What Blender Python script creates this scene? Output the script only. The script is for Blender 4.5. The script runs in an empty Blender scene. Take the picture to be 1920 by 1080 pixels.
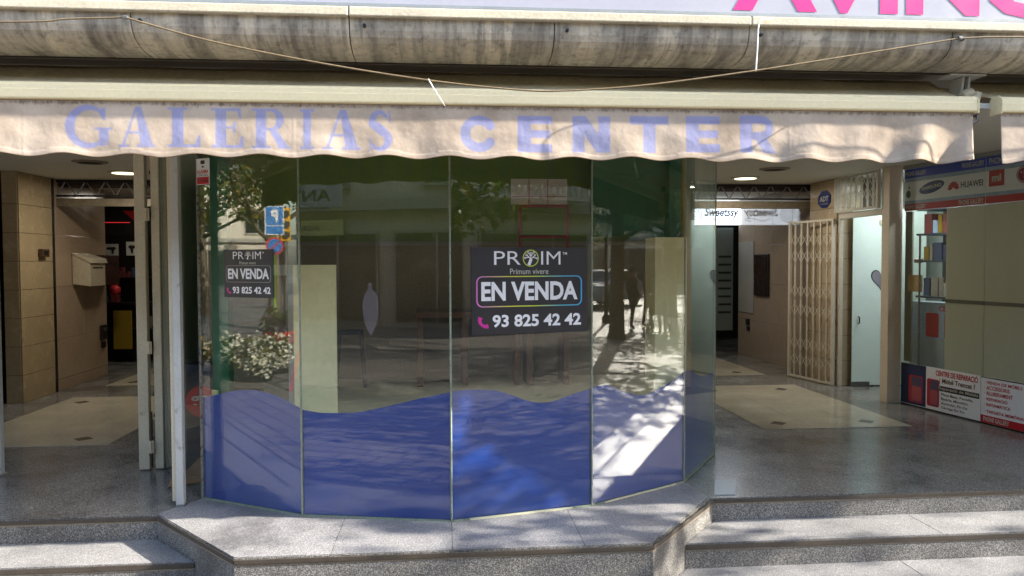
import bpy, bmesh, math, random
from mathutils import Vector, Matrix, noise
import numpy as np
R = math.radians
random.seed(7)
S = bpy.context.scene
COL = S.collection

# ------------------------------------------------------------------ camera
cd = bpy.data.cameras.new('camera'); cam = bpy.data.objects.new('camera', cd); COL.objects.link(cam)
S.camera = cam
cd.sensor_width = 36; cd.lens = 36 * 1450 / 1920; cd.clip_start = 0.05; cd.clip_end = 500
_th, _ph, _ro = R(5.0), R(1.95), R(0.2)
_w = Vector((math.sin(_th)*math.cos(_ph), math.cos(_th)*math.cos(_ph), -math.sin(_ph)))
_r0 = Vector((math.cos(_th), -math.sin(_th), 0)); _u0 = _r0.cross(_w)
_u = _u0*math.cos(_ro) + _r0*math.sin(_ro); _r = _r0*math.cos(_ro) - _u0*math.sin(_ro)
cam.matrix_world = Matrix(((_r.x, _u.x, -_w.x, 0), (_r.y, _u.y, -_w.y, 0), (_r.z, _u.z, -_w.z, 1.8), (0, 0, 0, 1)))

# ------------------------------------------------------------------ sky, sun, exposure
SUN = Vector((1.88, -0.34, 1.0)).normalized()            # towards the sun
W = bpy.data.worlds.new('World'); S.world = W; W.use_nodes = True
nt = W.node_tree; bg = nt.nodes['Background']
sky = nt.nodes.new('ShaderNodeTexSky'); sky.sky_type = 'NISHITA'; sky.sun_disc = False
sky.sun_elevation = math.asin(SUN.z); sky.sun_rotation = math.atan2(SUN.x, SUN.y)
sky.air_density = 1.0; sky.dust_density = 2.0; sky.ozone_density = 1.0
nt.links.new(sky.outputs[0], bg.inputs[0]); bg.inputs[1].default_value = 0.15
sl = bpy.data.lights.new('sun', 'SUN'); sl.energy = 3.5; sl.angle = R(0.5); sl.color = (1, 0.93, 0.82)
so = bpy.data.objects.new('sun', sl); COL.objects.link(so); so.location = (10, -5, 12)
so.rotation_euler = (-SUN).to_track_quat('-Z', 'Y').to_euler()
S.view_settings.view_transform = 'Standard'; S.view_settings.look = 'None'
S.view_settings.exposure = 2.35; S.view_settings.gamma = 1.0; S.view_settings.use_curve_mapping = False
S.cycles.max_bounces = 10; S.cycles.transparent_max_bounces = 24; S.cycles.glossy_bounces = 6; S.cycles.diffuse_bounces = 5
S.cycles.caustics_reflective = False; S.cycles.caustics_refractive = False

# ------------------------------------------------------------------ helpers
PL = 0.40; CE = 2.714; RI = 0.133

def C(h):
    h = h.lstrip('#'); o = []
    for i in (0, 2, 4):
        c = int(h[i:i+2], 16)/255
        o.append(c/12.92 if c <= .04045 else ((c+.055)/1.055)**2.4)
    return tuple(o) + (1,)

MATS = {}
def nodes(name):
    m = bpy.data.materials.new(name); m.use_nodes = True; t = m.node_tree
    MATS[name] = m
    return m, t, t.nodes['Principled BSDF'], t.nodes['Material Output']

def nd(t, typ, ins=None, **kw):
    n = t.nodes.new(typ)
    for k, v in kw.items(): setattr(n, k, v)
    for k, v in (ins or {}).items():
        if hasattr(v, 'is_linked') or isinstance(v, bpy.types.NodeSocket): t.links.new(v, n.inputs[k])
        else: n.inputs[k].default_value = v
    return n

def pos(t, sx=1, sy=1, sz=1):
    g = nd(t, 'ShaderNodeNewGeometry')
    return nd(t, 'ShaderNodeVectorMath', {0: g.outputs['Position'], 1: (sx, sy, sz)}, operation='MULTIPLY').outputs[0]

def ramp(t, fac, stops):
    r = nd(t, 'ShaderNodeValToRGB', {0: fac}); e = r.color_ramp.elements
    while len(e) < len(stops): e.new(0.5)
    for i, (p, c) in enumerate(stops):
        e[i].position = p; e[i].color = c if isinstance(c, tuple) else (c, c, c, 1)
    return r.outputs[0]

def mixc(t, fac, a, b, mode='MIX'):
    n = nd(t, 'ShaderNodeMix', data_type='RGBA', blend_type=mode)
    for s, v in ((0, fac), (6, a), (7, b)):
        if isinstance(v, bpy.types.NodeSocket): t.links.new(v, n.inputs[s])
        else: n.inputs[s].default_value = v
    return n.outputs[2]

def mat(name, col, rough=.6, metal=0, var=.12, scale=6, fine=60, bump=.0, spec=.5, dirt=None, coat=0):
    """plain painted / stone / metal surface with broad and fine colour variation"""
    m, t, b, o = nodes(name)
    p = pos(t)
    n1 = nd(t, 'ShaderNodeTexNoise', {'Vector': p, 'Scale': scale, 'Detail': 5, 'Roughness': .6}).outputs[0]
    n2 = nd(t, 'ShaderNodeTexNoise', {'Vector': p, 'Scale': fine, 'Detail': 3}).outputs[0]
    k = nd(t, 'ShaderNodeMath', {0: n1, 1: n2}, operation='ADD').outputs[0]
    f = ramp(t, nd(t, 'ShaderNodeMath', {0: k, 1: .5}, operation='MULTIPLY').outputs[0], [(.3, 1-var*1.6), (.7, 1+var*.6)])
    base = mixc(t, 1.0, col, f, 'MULTIPLY')
    if dirt:
        d = nd(t, 'ShaderNodeTexNoise', {'Vector': p, 'Scale': dirt[1], 'Detail': 8, 'Roughness': .7}).outputs[0]
        base = mixc(t, ramp(t, d, [(dirt[2], 0.0), (dirt[2]+.12, 1.0)]), base, dirt[0])
    t.links.new(base, b.inputs['Base Color'])
    b.inputs['Metallic'].default_value = metal
    rr = ramp(t, n1, [(.3, max(0, rough-.08)), (.7, min(1, rough+.08))]); t.links.new(rr, b.inputs['Roughness'])
    b.inputs['Specular IOR Level'].default_value = spec; b.inputs['Coat Weight'].default_value = coat
    if bump:
        bp = nd(t, 'ShaderNodeBump', {'Height': n2, 'Strength': bump, 'Distance': .004}); t.links.new(bp.outputs[0], b.inputs['Normal'])
    return m

def emis(name, col, st):
    m, t, b, o = nodes(name)
    b.inputs['Base Color'].default_value = col; b.inputs['Emission Color'].default_value = col; b.inputs['Emission Strength'].default_value = st
    return m

def glass(name, tint=(.93, .96, .92, 1), ior=1.8, grime=.0):
    m, t, b, o = nodes(name); t.nodes.remove(b)
    fc = nd(t, 'ShaderNodeLayerWeight', {'Blend': .5}).outputs['Facing']
    p5 = nd(t, 'ShaderNodeMath', {0: fc, 1: 5.0}, operation='POWER').outputs[0]
    f0 = ((ior-1)/(ior+1))**2
    fr = nd(t, 'ShaderNodeMapRange', {0: p5, 1: 0.0, 2: 1.0, 3: f0, 4: 1.0}).outputs[0]
    tr = nd(t, 'ShaderNodeBsdfTransparent', {'Color': tint}).outputs[0]
    nz = nd(t, 'ShaderNodeTexNoise', {'Vector': pos(t), 'Scale': 1.3, 'Detail': 1}).outputs[0]
    bp = nd(t, 'ShaderNodeBump', {'Height': nz, 'Strength': .02, 'Distance': .02}).outputs[0]
    gl = nd(t, 'ShaderNodeBsdfGlossy', {'Color': (.96, .97, .95, 1), 'Roughness': .004, 'Normal': bp}).outputs[0]
    mx = nd(t, 'ShaderNodeMixShader', {0: fr, 1: tr, 2: gl}).outputs[0]
    if grime:
        p = pos(t, 1, 1, .35)
        g = nd(t, 'ShaderNodeTexNoise', {'Vector': p, 'Scale': 5, 'Detail': 8, 'Roughness': .75}).outputs[0]
        df = nd(t, 'ShaderNodeBsdfDiffuse', {'Color': (.55, .53, .47, 1)}).outputs[0]
        mx = nd(t, 'ShaderNodeMixShader', {0: ramp(t, g, [(.42, 0.0), (.75, grime)]), 1: mx, 2: df}).outputs[0]
    t.links.new(mx, o.inputs[0])
    return m

class MB:
    def __init__(s): s.v = []; s.f = []; s.uv = None
    def add(s, vs, fs):
        k = len(s.v); s.v += [tuple(v) for v in vs]; s.f += [tuple(i+k for i in f) for f in fs]; return s
    def obox(s, o, a, b, c):
        o, a, b, c = map(Vector, (o, a, b, c))
        vs = [o, o+a, o+a+b, o+b, o+c, o+a+c, o+a+b+c, o+b+c]
        fs = [(0, 3, 2, 1), (4, 5, 6, 7), (0, 1, 5, 4), (1, 2, 6, 5), (2, 3, 7, 6), (3, 0, 4, 7)]
        if a.cross(b).dot(c) < 0: fs = [f[::-1] for f in fs]
        return s.add(vs, fs)
    def box(s, x0, x1, y0, y1, z0, z1): return s.obox((x0, y0, z0), (x1-x0, 0, 0), (0, y1-y0, 0), (0, 0, z1-z0))
    def prism(s, poly, fn0, fn1):
        """poly 2d -> two copies through fn0/fn1 and side walls"""
        n = len(poly); vs = [fn0(p) for p in poly] + [fn1(p) for p in poly]
        a = Vector(vs[1])-Vector(vs[0])
        fs = [tuple(range(n))[::-1], tuple(range(n, 2*n))] + [(i, (i+1) % n, (i+1) % n+n, i+n) for i in range(n)]
        return s.add(vs, fs)
    def flat(s, poly, z0, z1): return s.prism(poly, lambda p: (p[0], p[1], z0), lambda p: (p[0], p[1], z1))
    def profx(s, poly, x0, x1): return s.prism(poly, lambda p: (x0, p[0], p[1]), lambda p: (x1, p[0], p[1]))
    def tube(s, pts, r, n=8, cap=True):
        pts = [Vector(p) for p in pts]; rs = r if isinstance(r, (list, tuple)) else [r]*len(pts)
        rings = []; ref = None
        for i, p in enumerate(pts):
            d = (pts[min(i+1, len(pts)-1)]-pts[max(i-1, 0)]).normalized()
            if ref is None:
                ref = Vector((0, 0, 1)) if abs(d.z) < .9 else Vector((1, 0, 0))
            e = d.cross(ref).normalized(); g = e.cross(d).normalized(); ref = g
            rings.append([p+(e*math.cos(2*math.pi*k/n)+g*math.sin(2*math.pi*k/n))*rs[i] for k in range(n)])
        vs = [v for q in rings for v in q]; fs = []
        for i in range(len(pts)-1):
            for k in range(n): fs.append((i*n+k, i*n+(k+1) % n, (i+1)*n+(k+1) % n, (i+1)*n+k))
        if cap: fs += [tuple(range(n))[::-1], tuple(range((len(pts)-1)*n, len(pts)*n))]
        return s.add(vs, fs)
    def lathe(s, c, prof, n=20, ax=None):
        c = Vector(c); vs = []; fs = []
        M = ax.to_3x3() if ax else Matrix.Identity(3)
        for r, z in prof:
            for k in range(n): vs.append(c+M @ Vector((r*math.cos(2*math.pi*k/n), r*math.sin(2*math.pi*k/n), z)))
        for i in range(len(prof)-1):
            for k in range(n): fs.append((i*n+k, i*n+(k+1) % n, (i+1)*n+(k+1) % n, (i+1)*n+k))
        fs += [tuple(range(n))[::-1], tuple(range((len(prof)-1)*n, len(prof)*n))]
        return s.add(vs, fs)
    def build(s, name, m, parent=None, bevel=0, smooth=False, label=None):
        me = bpy.data.meshes.new(name); me.from_pydata(s.v, [], s.f)
        bm = bmesh.new(); bm.from_mesh(me); bmesh.ops.recalc_face_normals(bm, faces=bm.faces); bm.to_mesh(me); bm.free()
        return link(name, me, m, parent, bevel, smooth, label)

def wloc(o):
    v = Vector((0, 0, 0))
    while o: v += o.location; o = o.parent
    return v

def link(name, me, m, parent=None, bevel=0, smooth=False, label=None):
    for x in (m if isinstance(m, (list, tuple)) else [m]): me.materials.append(x)
    ob = bpy.data.objects.new(name, me); COL.objects.link(ob)
    if parent:
        ob.parent = parent; ob.location = -wloc(parent)
    elif len(me.vertices):
        co = np.empty(len(me.vertices)*3); me.vertices.foreach_get('co', co); co = co.reshape(-1, 3)
        a, b = co.min(0), co.max(0); c = np.array([(a[0]+b[0])/2, (a[1]+b[1])/2, a[2]])
        me.vertices.foreach_set('co', (co-c).ravel()); ob.location = c
    if bevel:
        bv = ob.modifiers.new('bevel', 'BEVEL'); bv.width = bevel; bv.segments = 2; bv.limit_method = 'ANGLE'; bv.angle_limit = R(40)
    if smooth:
        me.polygons.foreach_set('use_smooth', [True]*len(me.polygons))
    if label: ob['label'] = label
    return ob

def tag(o, label, cat, group=None):
    o['label'] = label; o['category'] = cat
    if group: o['group'] = group
    return o
def struct(o, label=None):
    o['kind'] = 'structure'
    if label: o['label'] = label
    return o
def thing(name, label, cat, loc=(0, 0, 0), group=None):
    o = bpy.data.objects.new(name, None); COL.objects.link(o); o.location = loc; o.empty_display_size = .2
    return tag(o, label, cat, group)
def copy_tree(o, parent=None):
    c = o.copy(); COL.objects.link(c); c.parent = parent
    for ch in list(o.children): copy_tree(ch, c)
    return c

class Fr:
    """upright plane: s along u, z up, n outwards (u x z)"""
    def __init__(f, o, b):
        f.o = Vector((o[0], o[1], 0)); d = Vector((b[0]-o[0], b[1]-o[1], 0)); f.L = d.length
        f.u = d.normalized(); f.n = f.u.cross(Vector((0, 0, 1)))
    def p(f, s, z, n=0): return f.o+f.u*s+f.n*n+Vector((0, 0, z))
    def box(f, mb, s0, s1, z0, z1, n0, n1): return mb.obox(f.p(s0, z0, n0), f.u*(s1-s0), f.n*(n1-n0), Vector((0, 0, z1-z0)))
    def poly(f, mb, pts, n0, n1): return mb.prism(pts, lambda q: f.p(q[0], q[1], n0), lambda q: f.p(q[0], q[1], n1))

_tc = {}
def text_mesh(s, bold=0.0, shear=0, sp=1.0):
    k = (s, bold, shear, sp)
    if k not in _tc:
        cu = bpy.data.curves.new('t', 'FONT'); cu.body = s; cu.offset = bold; cu.shear = shear; cu.space_character = sp; cu.resolution_u = 3
        ob = bpy.data.objects.new('t', cu); me = bpy.data.meshes.new_from_object(ob)
        co = [Vector(v.co) for v in me.vertices]; fs = [tuple(p.vertices) for p in me.polygons]
        bpy.data.objects.remove(ob); bpy.data.curves.remove(cu); bpy.data.meshes.remove(me)
        x0 = min(c.x for c in co); x1 = max(c.x for c in co); y0 = min(c.y for c in co); y1 = max(c.y for c in co)
        _tc[k] = ([((c.x-x0)/(x1-x0), (c.y-y0)/(y1-y0)) for c in co], fs)
    return _tc[k]
def text(mb, fr, s, s0, s1, z0, z1, n, bold=0.0, shear=0, sp=1.0, slope=0.0):
    vs, fs = text_mesh(s, bold, shear, sp)
    return mb.add([fr.p(s0+x*(s1-s0), z0+y*(z1-z0)+slope*x, n) for x, y in vs], fs)

def circ(cx, cy, rx, ry=None, n=28, a0=0, a1=360):
    ry = ry or rx
    k = n if a1-a0 == 360 else n+1
    return [(cx+rx*math.cos(R(a0+(a1-a0)*i/n)), cy+ry*math.sin(R(a0+(a1-a0)*i/n))) for i in range(k)]
def rrect(x0, x1, y0, y1, r, n=5):
    o = []
    for cx, cy, a in ((x1-r, y1-r, 0), (x0+r, y1-r, 90), (x0+r, y0+r, 180), (x1-r, y0+r, 270)):
        o += [(cx+r*math.cos(R(a+90*i/n)), cy+r*math.sin(R(a+90*i/n))) for i in range(n+1)]
    return o
def ring(mb, fr, outer, inner, n):
    k = len(outer); vs = [fr.p(x, y, n) for x, y in outer]+[fr.p(x, y, n) for x, y in inner]
    return mb.add(vs, [(i, (i+1) % k, (i+1) % k+k, i+k) for i in range(k)])
def spline(pts, m=8):
    o = []; n = len(pts)
    for i in range(n-1):
        p0 = pts[max(i-1, 0)]; p1 = pts[i]; p2 = pts[i+1]; p3 = pts[min(i+2, n-1)]
        for k in range(m):
            t = k/m
            o.append(tuple(.5*((2*b)+(-a+c)*t+(2*a-5*b+4*c-d)*t*t+(-a+3*b-3*c+d)*t**3) for a, b, c, d in zip(p0, p1, p2, p3)))
    o.append(tuple(pts[-1])); return o

# ------------------------------------------------------------------ materials
def terrazzo(name, dark, mid, light, rough, scale=210, stain=.25, bump=.0):
    m, t, b, o = nodes(name); p = pos(t)
    v = nd(t, 'ShaderNodeTexVoronoi', {'Vector': p, 'Scale': scale}).outputs['Color']
    g = nd(t, 'ShaderNodeSeparateColor', {0: v}).outputs[0]
    base = ramp(t, g, [(.0, dark), (.28, mid), (.62, mid), (.8, light), (1.0, light)])
    n = nd(t, 'ShaderNodeTexNoise', {'Vector': p, 'Scale': 2.2, 'Detail': 7, 'Roughness': .65}).outputs[0]
    base = mixc(t, 1.0, base, ramp(t, n, [(.3, 1-stain), (.7, 1.05)]), 'MULTIPLY')
    t.links.new(base, b.inputs['Base Color'])
    st = nd(t, 'ShaderNodeTexNoise', {'Vector': p, 'Scale': 1.1, 'Detail': 9, 'Roughness': .72}).outputs[0]
    t.links.new(mixc(t, 1.0, base, ramp(t, st, [(.36, .62), (.46, .95), (.7, 1.05)]), 'MULTIPLY'), b.inputs['Base Color'])
    t.links.new(ramp(t, n, [(.3, rough), (.75, rough+.14)]), b.inputs['Roughness'])
    return m
M_terr = terrazzo('terrazzo_tread', (.085, .085, .09, 1), (.235, .23, .232, 1), (.43, .42, .405, 1), .38, 300)
M_riser = terrazzo('terrazzo_riser', (.045, .045, .048, 1), (.14, .133, .125, 1), (.38, .365, .335, 1), .5, 270, .35)
M_floor = terrazzo('terrazzo_polished', (.075, .07, .065, 1), (.175, .168, .155, 1), (.36, .35, .32, 1), .15, 230, .3)
M_nose = mat('nosing_brown', C('4c443b'), .55, 0, .3, 14, 90, .1)
M_nosel = mat('nosing_light', C('8f8270'), .6, 0, .3, 20, 90)
M_inset = mat('pale_marble_inset', C('bab29e'), .14, 0, .14, 3, 30)
M_insetd = mat('dark_marble_inset', C('5b554c'), .2, 0, .2, 4, 40)
M_ceil = mat('ceiling_paint', C('d6d2c6'), .8, 0, .06, 1.5, 30)
M_wallp = mat('plain_wall_paint', C('b3a68f'), .7, 0, .15, 2, 40, .1)
M_tile = mat('beige_wall_tile', C('b5a284'), .22, 0, .12, 5, 50, 0, dirt=(C('7d6a52'), 5.5, .66))
M_tiled = mat('rose_beige_wall_tile', C('a08b74'), .18, 0, .12, 3, 30)
M_grout = mat('dark_grout', C('3a3028'), .9)
M_black = mat('black_metal', C('17120f'), .45, 0, .2)
M_cream = mat('cream_painted_metal', C('cdc3aa'), .42, 0, .12, 5, 70, .05, dirt=(C('6a5a44'), 8, .62))
M_white = mat('white_painted_metal', C('c4c5c2'), .42, 0, .12, 6, 80, .1, dirt=(C('6a6056'), 10, .6))
M_bar = mat('awning_bar_paint', C('f4e5ba'), .38, 0, .07, 2, 60)
M_steel = mat('grey_steel', C('8b8a86'), .35, .8, .2, 20)
M_alu = mat('aluminium_frame', C('9a9f9f'), .38, .3, .1, 10)
M_green = mat('dark_green_paint', C('6f8a3c'), .6, 0, .2, 2)
M_teal = mat('dark_teal_paint', C('0f6242'), .5, 0, .15, 2)
M_brownw = mat('brown_back_wall', C('8a7c60'), .7, 0, .2, 2)
M_board = mat('cream_board', C('efe6b4'), .55, 0, .07, 2, 30)
M_plinth = mat('cream_plinth', C('f4ebc4'), .5, 0, .1, 3, 30)
M_blue = mat('blue_vinyl', C('033a94'), .35, 0, .06, 2, 30, 0, .5, (C('244f94'), 16, .7))
M_navy = mat('navy_board', C('131a33'), .5)
M_red = mat('red_plastic', C('b4232c'), .4)
M_dred = mat('dark_red_metal', C('8d2029'), .4)
M_wood = mat('brown_wood', C('6e4526'), .5, 0, .3, 8, 60)
M_lwood = mat('pale_wood', C('b89f72'), .55, 0, .2, 8, 60)
M_card = mat('cardboard', C('a5805f'), .85, 0, .15, 8)
M_seam = mat('silicone_seam', C('8f9a86'), .5, 0, .3, 30, 120)
M_silic = mat('mottled_silicone', C('8a867b'), .6, 0, .3, 60, 200, .2, dirt=(C('1d1c1a'), 60, .5))
M_glass = glass('shop_glass', (.975, .985, .97, 1), 1.58, .02)
M_glassc = glass('clear_glass', (.95, .97, .96, 1), 1.45, .02)
M_frost = mat('frosted_glass', C('dcebe4'), .3, 0, .07, 2)
M_pblack = mat('print_black', C('2b292d'), .4, 0, .05)
M_pwhite = mat('print_white', C('f0eff0'), .45, 0, .03)
M_pdim = mat('print_white_worn', C('c9c7bd'), .45, 0, .08)
M_pred = mat('print_red', C('c4202c'), .45, 0, .06)
M_pblue = mat('print_blue', C('2a45c4'), .45, 0, .06)
M_pnavy = mat('print_navy', C('1b2b6d'), .45, 0, .1)
M_pink = mat('print_pink', C('e8237f'), .4, 0, .03)
M_mag = mat('print_magenta', C('d0309a'), .4, 0, .03)
M_signw = mat('white_sign_panel', C('a6a6b0'), .4, 0, .03)
M_grey = mat('blank_grey_panel', C('d6d3bd'), .32, 0, .05, 1.5)
M_skybl = mat('print_pale_blue', C('aac0da'), .45, 0, .25, 6)
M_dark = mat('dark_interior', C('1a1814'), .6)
M_yell = mat('yellow_board', C('8f7618'), .5)
M_strawy = mat('yellow_paper', C('cfc78f'), .8)
M_tan = mat('tan_cord', C('7d6c50'), .8, 0, .3, 40)
M_lilac = mat('lilac_paper', C('6a5d61'), .7, 0, .1, 20)
M_frame = mat('pale_grey_frame', C('b5bab4'), .4)

def grad(name, stops, axis_fr, s0, s1):
    """print whose colour runs along a plane's s direction"""
    m, t, b, o = nodes(name)
    g = nd(t, 'ShaderNodeNewGeometry').outputs['Position']
    d = nd(t, 'ShaderNodeVectorMath', {0: g, 1: tuple(axis_fr.u)}, operation='DOT_PRODUCT').outputs['Value']
    k = axis_fr.o.dot(axis_fr.u)
    f = nd(t, 'ShaderNodeMapRange', {0: d, 1: k+s0, 2: k+s1}).outputs[0]
    t.links.new(ramp(t, f, stops), b.inputs['Base Color']); b.inputs['Roughness'].default_value = .4
    return m

# cornice stone with rain streaks that run down it
def cornice_mat():
    m, t, b, o = nodes('streaked_cornice')
    s1 = nd(t, 'ShaderNodeTexNoise', {'Vector': pos(t, 5.5, .6, 1.0), 'Scale': 1.0, 'Detail': 6, 'Roughness': .62}).outputs[0]
    s2 = nd(t, 'ShaderNodeTexNoise', {'Vector': pos(t, 17, 1.5, 1.8), 'Scale': 1.0, 'Detail': 5, 'Roughness': .6}).outputs[0]
    n3 = nd(t, 'ShaderNodeTexNoise', {'Vector': pos(t), 'Scale': 26, 'Detail': 8, 'Roughness': .7}).outputs[0]
    base = ramp(t, s1, [(.36, C('7d766c')), (.48, C('b0a798')), (.6, C('cfc4b0'))])
    base = mixc(t, ramp(t, s2, [(.40, .55), (.50, 0.0)]), base, C('6a635a'))
    base = mixc(t, ramp(t, s2, [(.6, 0.0), (.68, .6)]), base, C('cabfa9'))
    base = mixc(t, 1.0, base, ramp(t, n3, [(.34, .55), (.48, .95), (.7, 1.1)]), 'MULTIPLY')
    t.links.new(base, b.inputs['Base Color']); b.inputs['Roughness'].default_value = .75
    bp = nd(t, 'ShaderNodeBump', {'Height': n3, 'Strength': .35, 'Distance': .004}); t.links.new(bp.outputs[0], b.inputs['Normal'])
    return m
M_corn = cornice_mat()
M_strip = mat('white_stone_strip', C('cbc0a8'), .7, 0, .2, 7, 70, .3, dirt=(C('6b6154'), 14, .63))

def awning_cloth():
    m, t, b, o = nodes('awning_cloth'); p = pos(t)
    at = nd(t, 'ShaderNodeAttribute', attribute_name='print')
    n1 = nd(t, 'ShaderNodeTexNoise', {'Vector': p, 'Scale': 3.5, 'Detail': 6, 'Roughness': .65}).outputs[0]
    n2 = nd(t, 'ShaderNodeTexNoise', {'Vector': pos(t, 1, 1, .5), 'Scale': 55, 'Detail': 6, 'Roughness': .75}).outputs[0]
    base = ramp(t, n1, [(.3, C('9a8b7b')), (.5, C('b4a493')), (.72, C('c4b5a5'))])
    # mildew specks, thickest just below the bar
    sp = nd(t, 'ShaderNodeAttribute', attribute_name='mould').outputs['Fac']
    k = nd(t, 'ShaderNodeMath', {0: n2, 1: sp}, operation='ADD').outputs[0]
    base = mixc(t, ramp(t, k, [(.74, 0.0), (.95, .8)]), base, C('5b4a3a'))
    let = ramp(t, n1, [(.3, C('8486ac')), (.6, C('9294b6')), (.8, C('a3a6c2'))])
    wear = ramp(t, n2, [(.3, .6), (.46, .97)])
    base = mixc(t, nd(t, 'ShaderNodeMath', {0: at.outputs['Fac'], 1: wear}, operation='MULTIPLY').outputs[0], base, let)
    t.links.new(base, b.inputs['Base Color']); b.inputs['Roughness'].default_value = .8
    b.inputs['Specular IOR Level'].default_value = .2
    wv = nd(t, 'ShaderNodeTexNoise', {'Vector': p, 'Scale': 9, 'Detail': 3}).outputs[0]
    bp = nd(t, 'ShaderNodeBump', {'Height': wv, 'Strength': .35, 'Distance': .02}); t.links.new(bp.outputs[0], b.inputs['Normal'])
    tl = nd(t, 'ShaderNodeBsdfTranslucent', {'Color': base}).outputs[0]
    mx = nd(t, 'ShaderNodeMixShader', {0: .12, 1: b.outputs[0], 2: tl}).outputs[0]
    t.links.new(mx, o.inputs[0])
    return m
M_cloth = awning_cloth()
M_roof = mat('awning_roof_cloth', C('f2e2bc'), .85, 0, .18, 3, 40, .15)
M_under = mat('awning_piping', C('6e5c48'), .8)

def paving():
    m, t, b, o = nodes('street_paving'); p = pos(t)
    br = nd(t, 'ShaderNodeTexBrick', {'Vector': p, 'Scale': 1.0, 'Mortar Size': .012, 'Brick Width': .4, 'Row Height': .2,
            'Color1': (.23, .205, .175, 1), 'Color2': (.30, .275, .235, 1), 'Mortar': (.09, .08, .07, 1)})
    n = nd(t, 'ShaderNodeTexNoise', {'Vector': p, 'Scale': 1.2, 'Detail': 8, 'Roughness': .7}).outputs[0]
    base = mixc(t, 1.0, br.outputs[0], ramp(t, n, [(.3, .7), (.7, 1.12)]), 'MULTIPLY')
    t.links.new(base, b.inputs['Base Color']); b.inputs['Roughness'].default_value = .6
    bp = nd(t, 'ShaderNodeBump', {'Height': br.outputs['Fac'], 'Strength': -.4, 'Distance': .01}); t.links.new(bp.outputs[0], b.inputs['Normal'])
    return m
M_pave = paving()

# ================================================================== SETTING
struct(MB().flat([(-120, -120), (120, -120), (120, 120), (-120, 120)], -.2, 0).build('ground', M_pave))
XL, XR = -9.0, 9.0
LEDGE = [(-1.589, 4.39), (-.996, 3.705), (1.02, 3.70), (1.56, 4.375)]
# platform floor (terrazzo) with the projecting ledge in front of the glass
fl = struct(MB().flat([(XL, 4.40)] + [(-1.594, 4.40), (-1.0, 3.715), (1.016, 3.71), (1.552, 4.40)] + [(XR, 4.40), (XR, 14), (XL, 14)], .02, PL).build('gallery_floor', M_floor))
# paler rougher terrazzo of the ledge top
MB().flat([(-1.60, 4.42), (-1.0, 3.722), (1.014, 3.718), (1.55, 4.42), (1.5, 4.74), (.832, 4.335), (.031, 4.14), (-.787, 4.315), (-1.43, 4.69)], PL-.02, PL+.0005).build('ledge_bed', M_grout, fl)
for poly in ([(-1.60, 4.42), (-1.0, 3.722), (-.552, 3.721), (-.552, 4.262), (-.787, 4.313), (-1.43, 4.69)], [(-.549, 3.721), (.0295, 3.7205), (.0295, 4.138), (-.549, 4.2625)], [(.0325, 3.7205), (.68, 3.719), (.68, 4.297), (.0325, 4.14)], [(.683, 3.719), (1.014, 3.718), (1.55, 4.42), (1.5, 4.74), (.832, 4.335), (.683, 4.299)]):
    MB().flat(poly, PL+.001, PL+.004).build('ledge_slab', M_terr, fl)
# ledge risers
def wallstrip(a, b, z0, z1, th, m, name, parent=None, bevel=0):
    f = Fr(a, b); mb = MB(); f.box(mb, 0, f.L, z0, z1, 0, th); return mb.build(name, m, parent, bevel)
for i in range(3):
    wallstrip(LEDGE[i], LEDGE[i+1], 0.0, PL-.036, -.012, M_riser, 'riser', fl)
    wallstrip(LEDGE[i], LEDGE[i+1], PL-.026, PL-.002, .006, M_nose, 'nosing', fl, .003)
    wallstrip(LEDGE[i], LEDGE[i+1], PL-.0355, PL-.0265, .001, M_nosel, 'nosing_strip', fl)
for (a, b) in (((XL, 4.39), (-1.589, 4.39)), ((1.565, 4.39), (XR, 4.39))):
    wallstrip(a, b, PL-RI, PL-.036, -.008, M_riser, 'riser', fl)
    wallstrip(a, b, PL-.026, PL-.002, .006, M_nose, 'nosing', fl, .003)
    wallstrip(a, b, PL-.0355, PL-.0265, .001, M_nosel, 'nosing_strip', fl)
# steps
for side in (-1, 1):
    for k, (yf, yb) in enumerate(((4.03, 4.39), (3.67, 4.03))):
        z = PL-RI*(k+1)
        def xe(y): return (1.02+(y-3.70)*.80) if side > 0 else (-.996-(y-3.705)*.865)
        xa = xe(max(yf, 3.70))+side*.004; xb = xe(yb)+side*.004; xo = side*9
        o = struct(MB().flat([(xa, yf+.012), (xb, yb+.0), (xo, yb+.0), (xo, yf+.012)][::side], .0 if k else z-.12, z).build('step', M_terr))
        for q in range(5):
            e0 = xa+side*(.012+q*1.47); e1 = xa+side*(1.479+q*1.47-.001); b0 = xb+side*.012 if q == 0 else e0+side*.002
            MB().flat([(e0+side*.001, yf+.013), (b0, yb-.002), (e1, yb-.002), (e1, yf+.013)][::side], z+.0005, z+.0035).build('tread_slab', M_terr, o)
        a, b = ((xa, yf), (xo, yf)) if side > 0 else ((xo, yf), (xa, yf))
        wallstrip(a, b, z-RI+.001, z-.036, -.008, M_riser, 'riser', o)
        wallstrip(a, b, z-.026, z+.002, .006, M_nose, 'nosing', o, .003)
        wallstrip(a, b, z-.0355, z-.0265, .001, M_nosel, 'nosing_strip', o)
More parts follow.
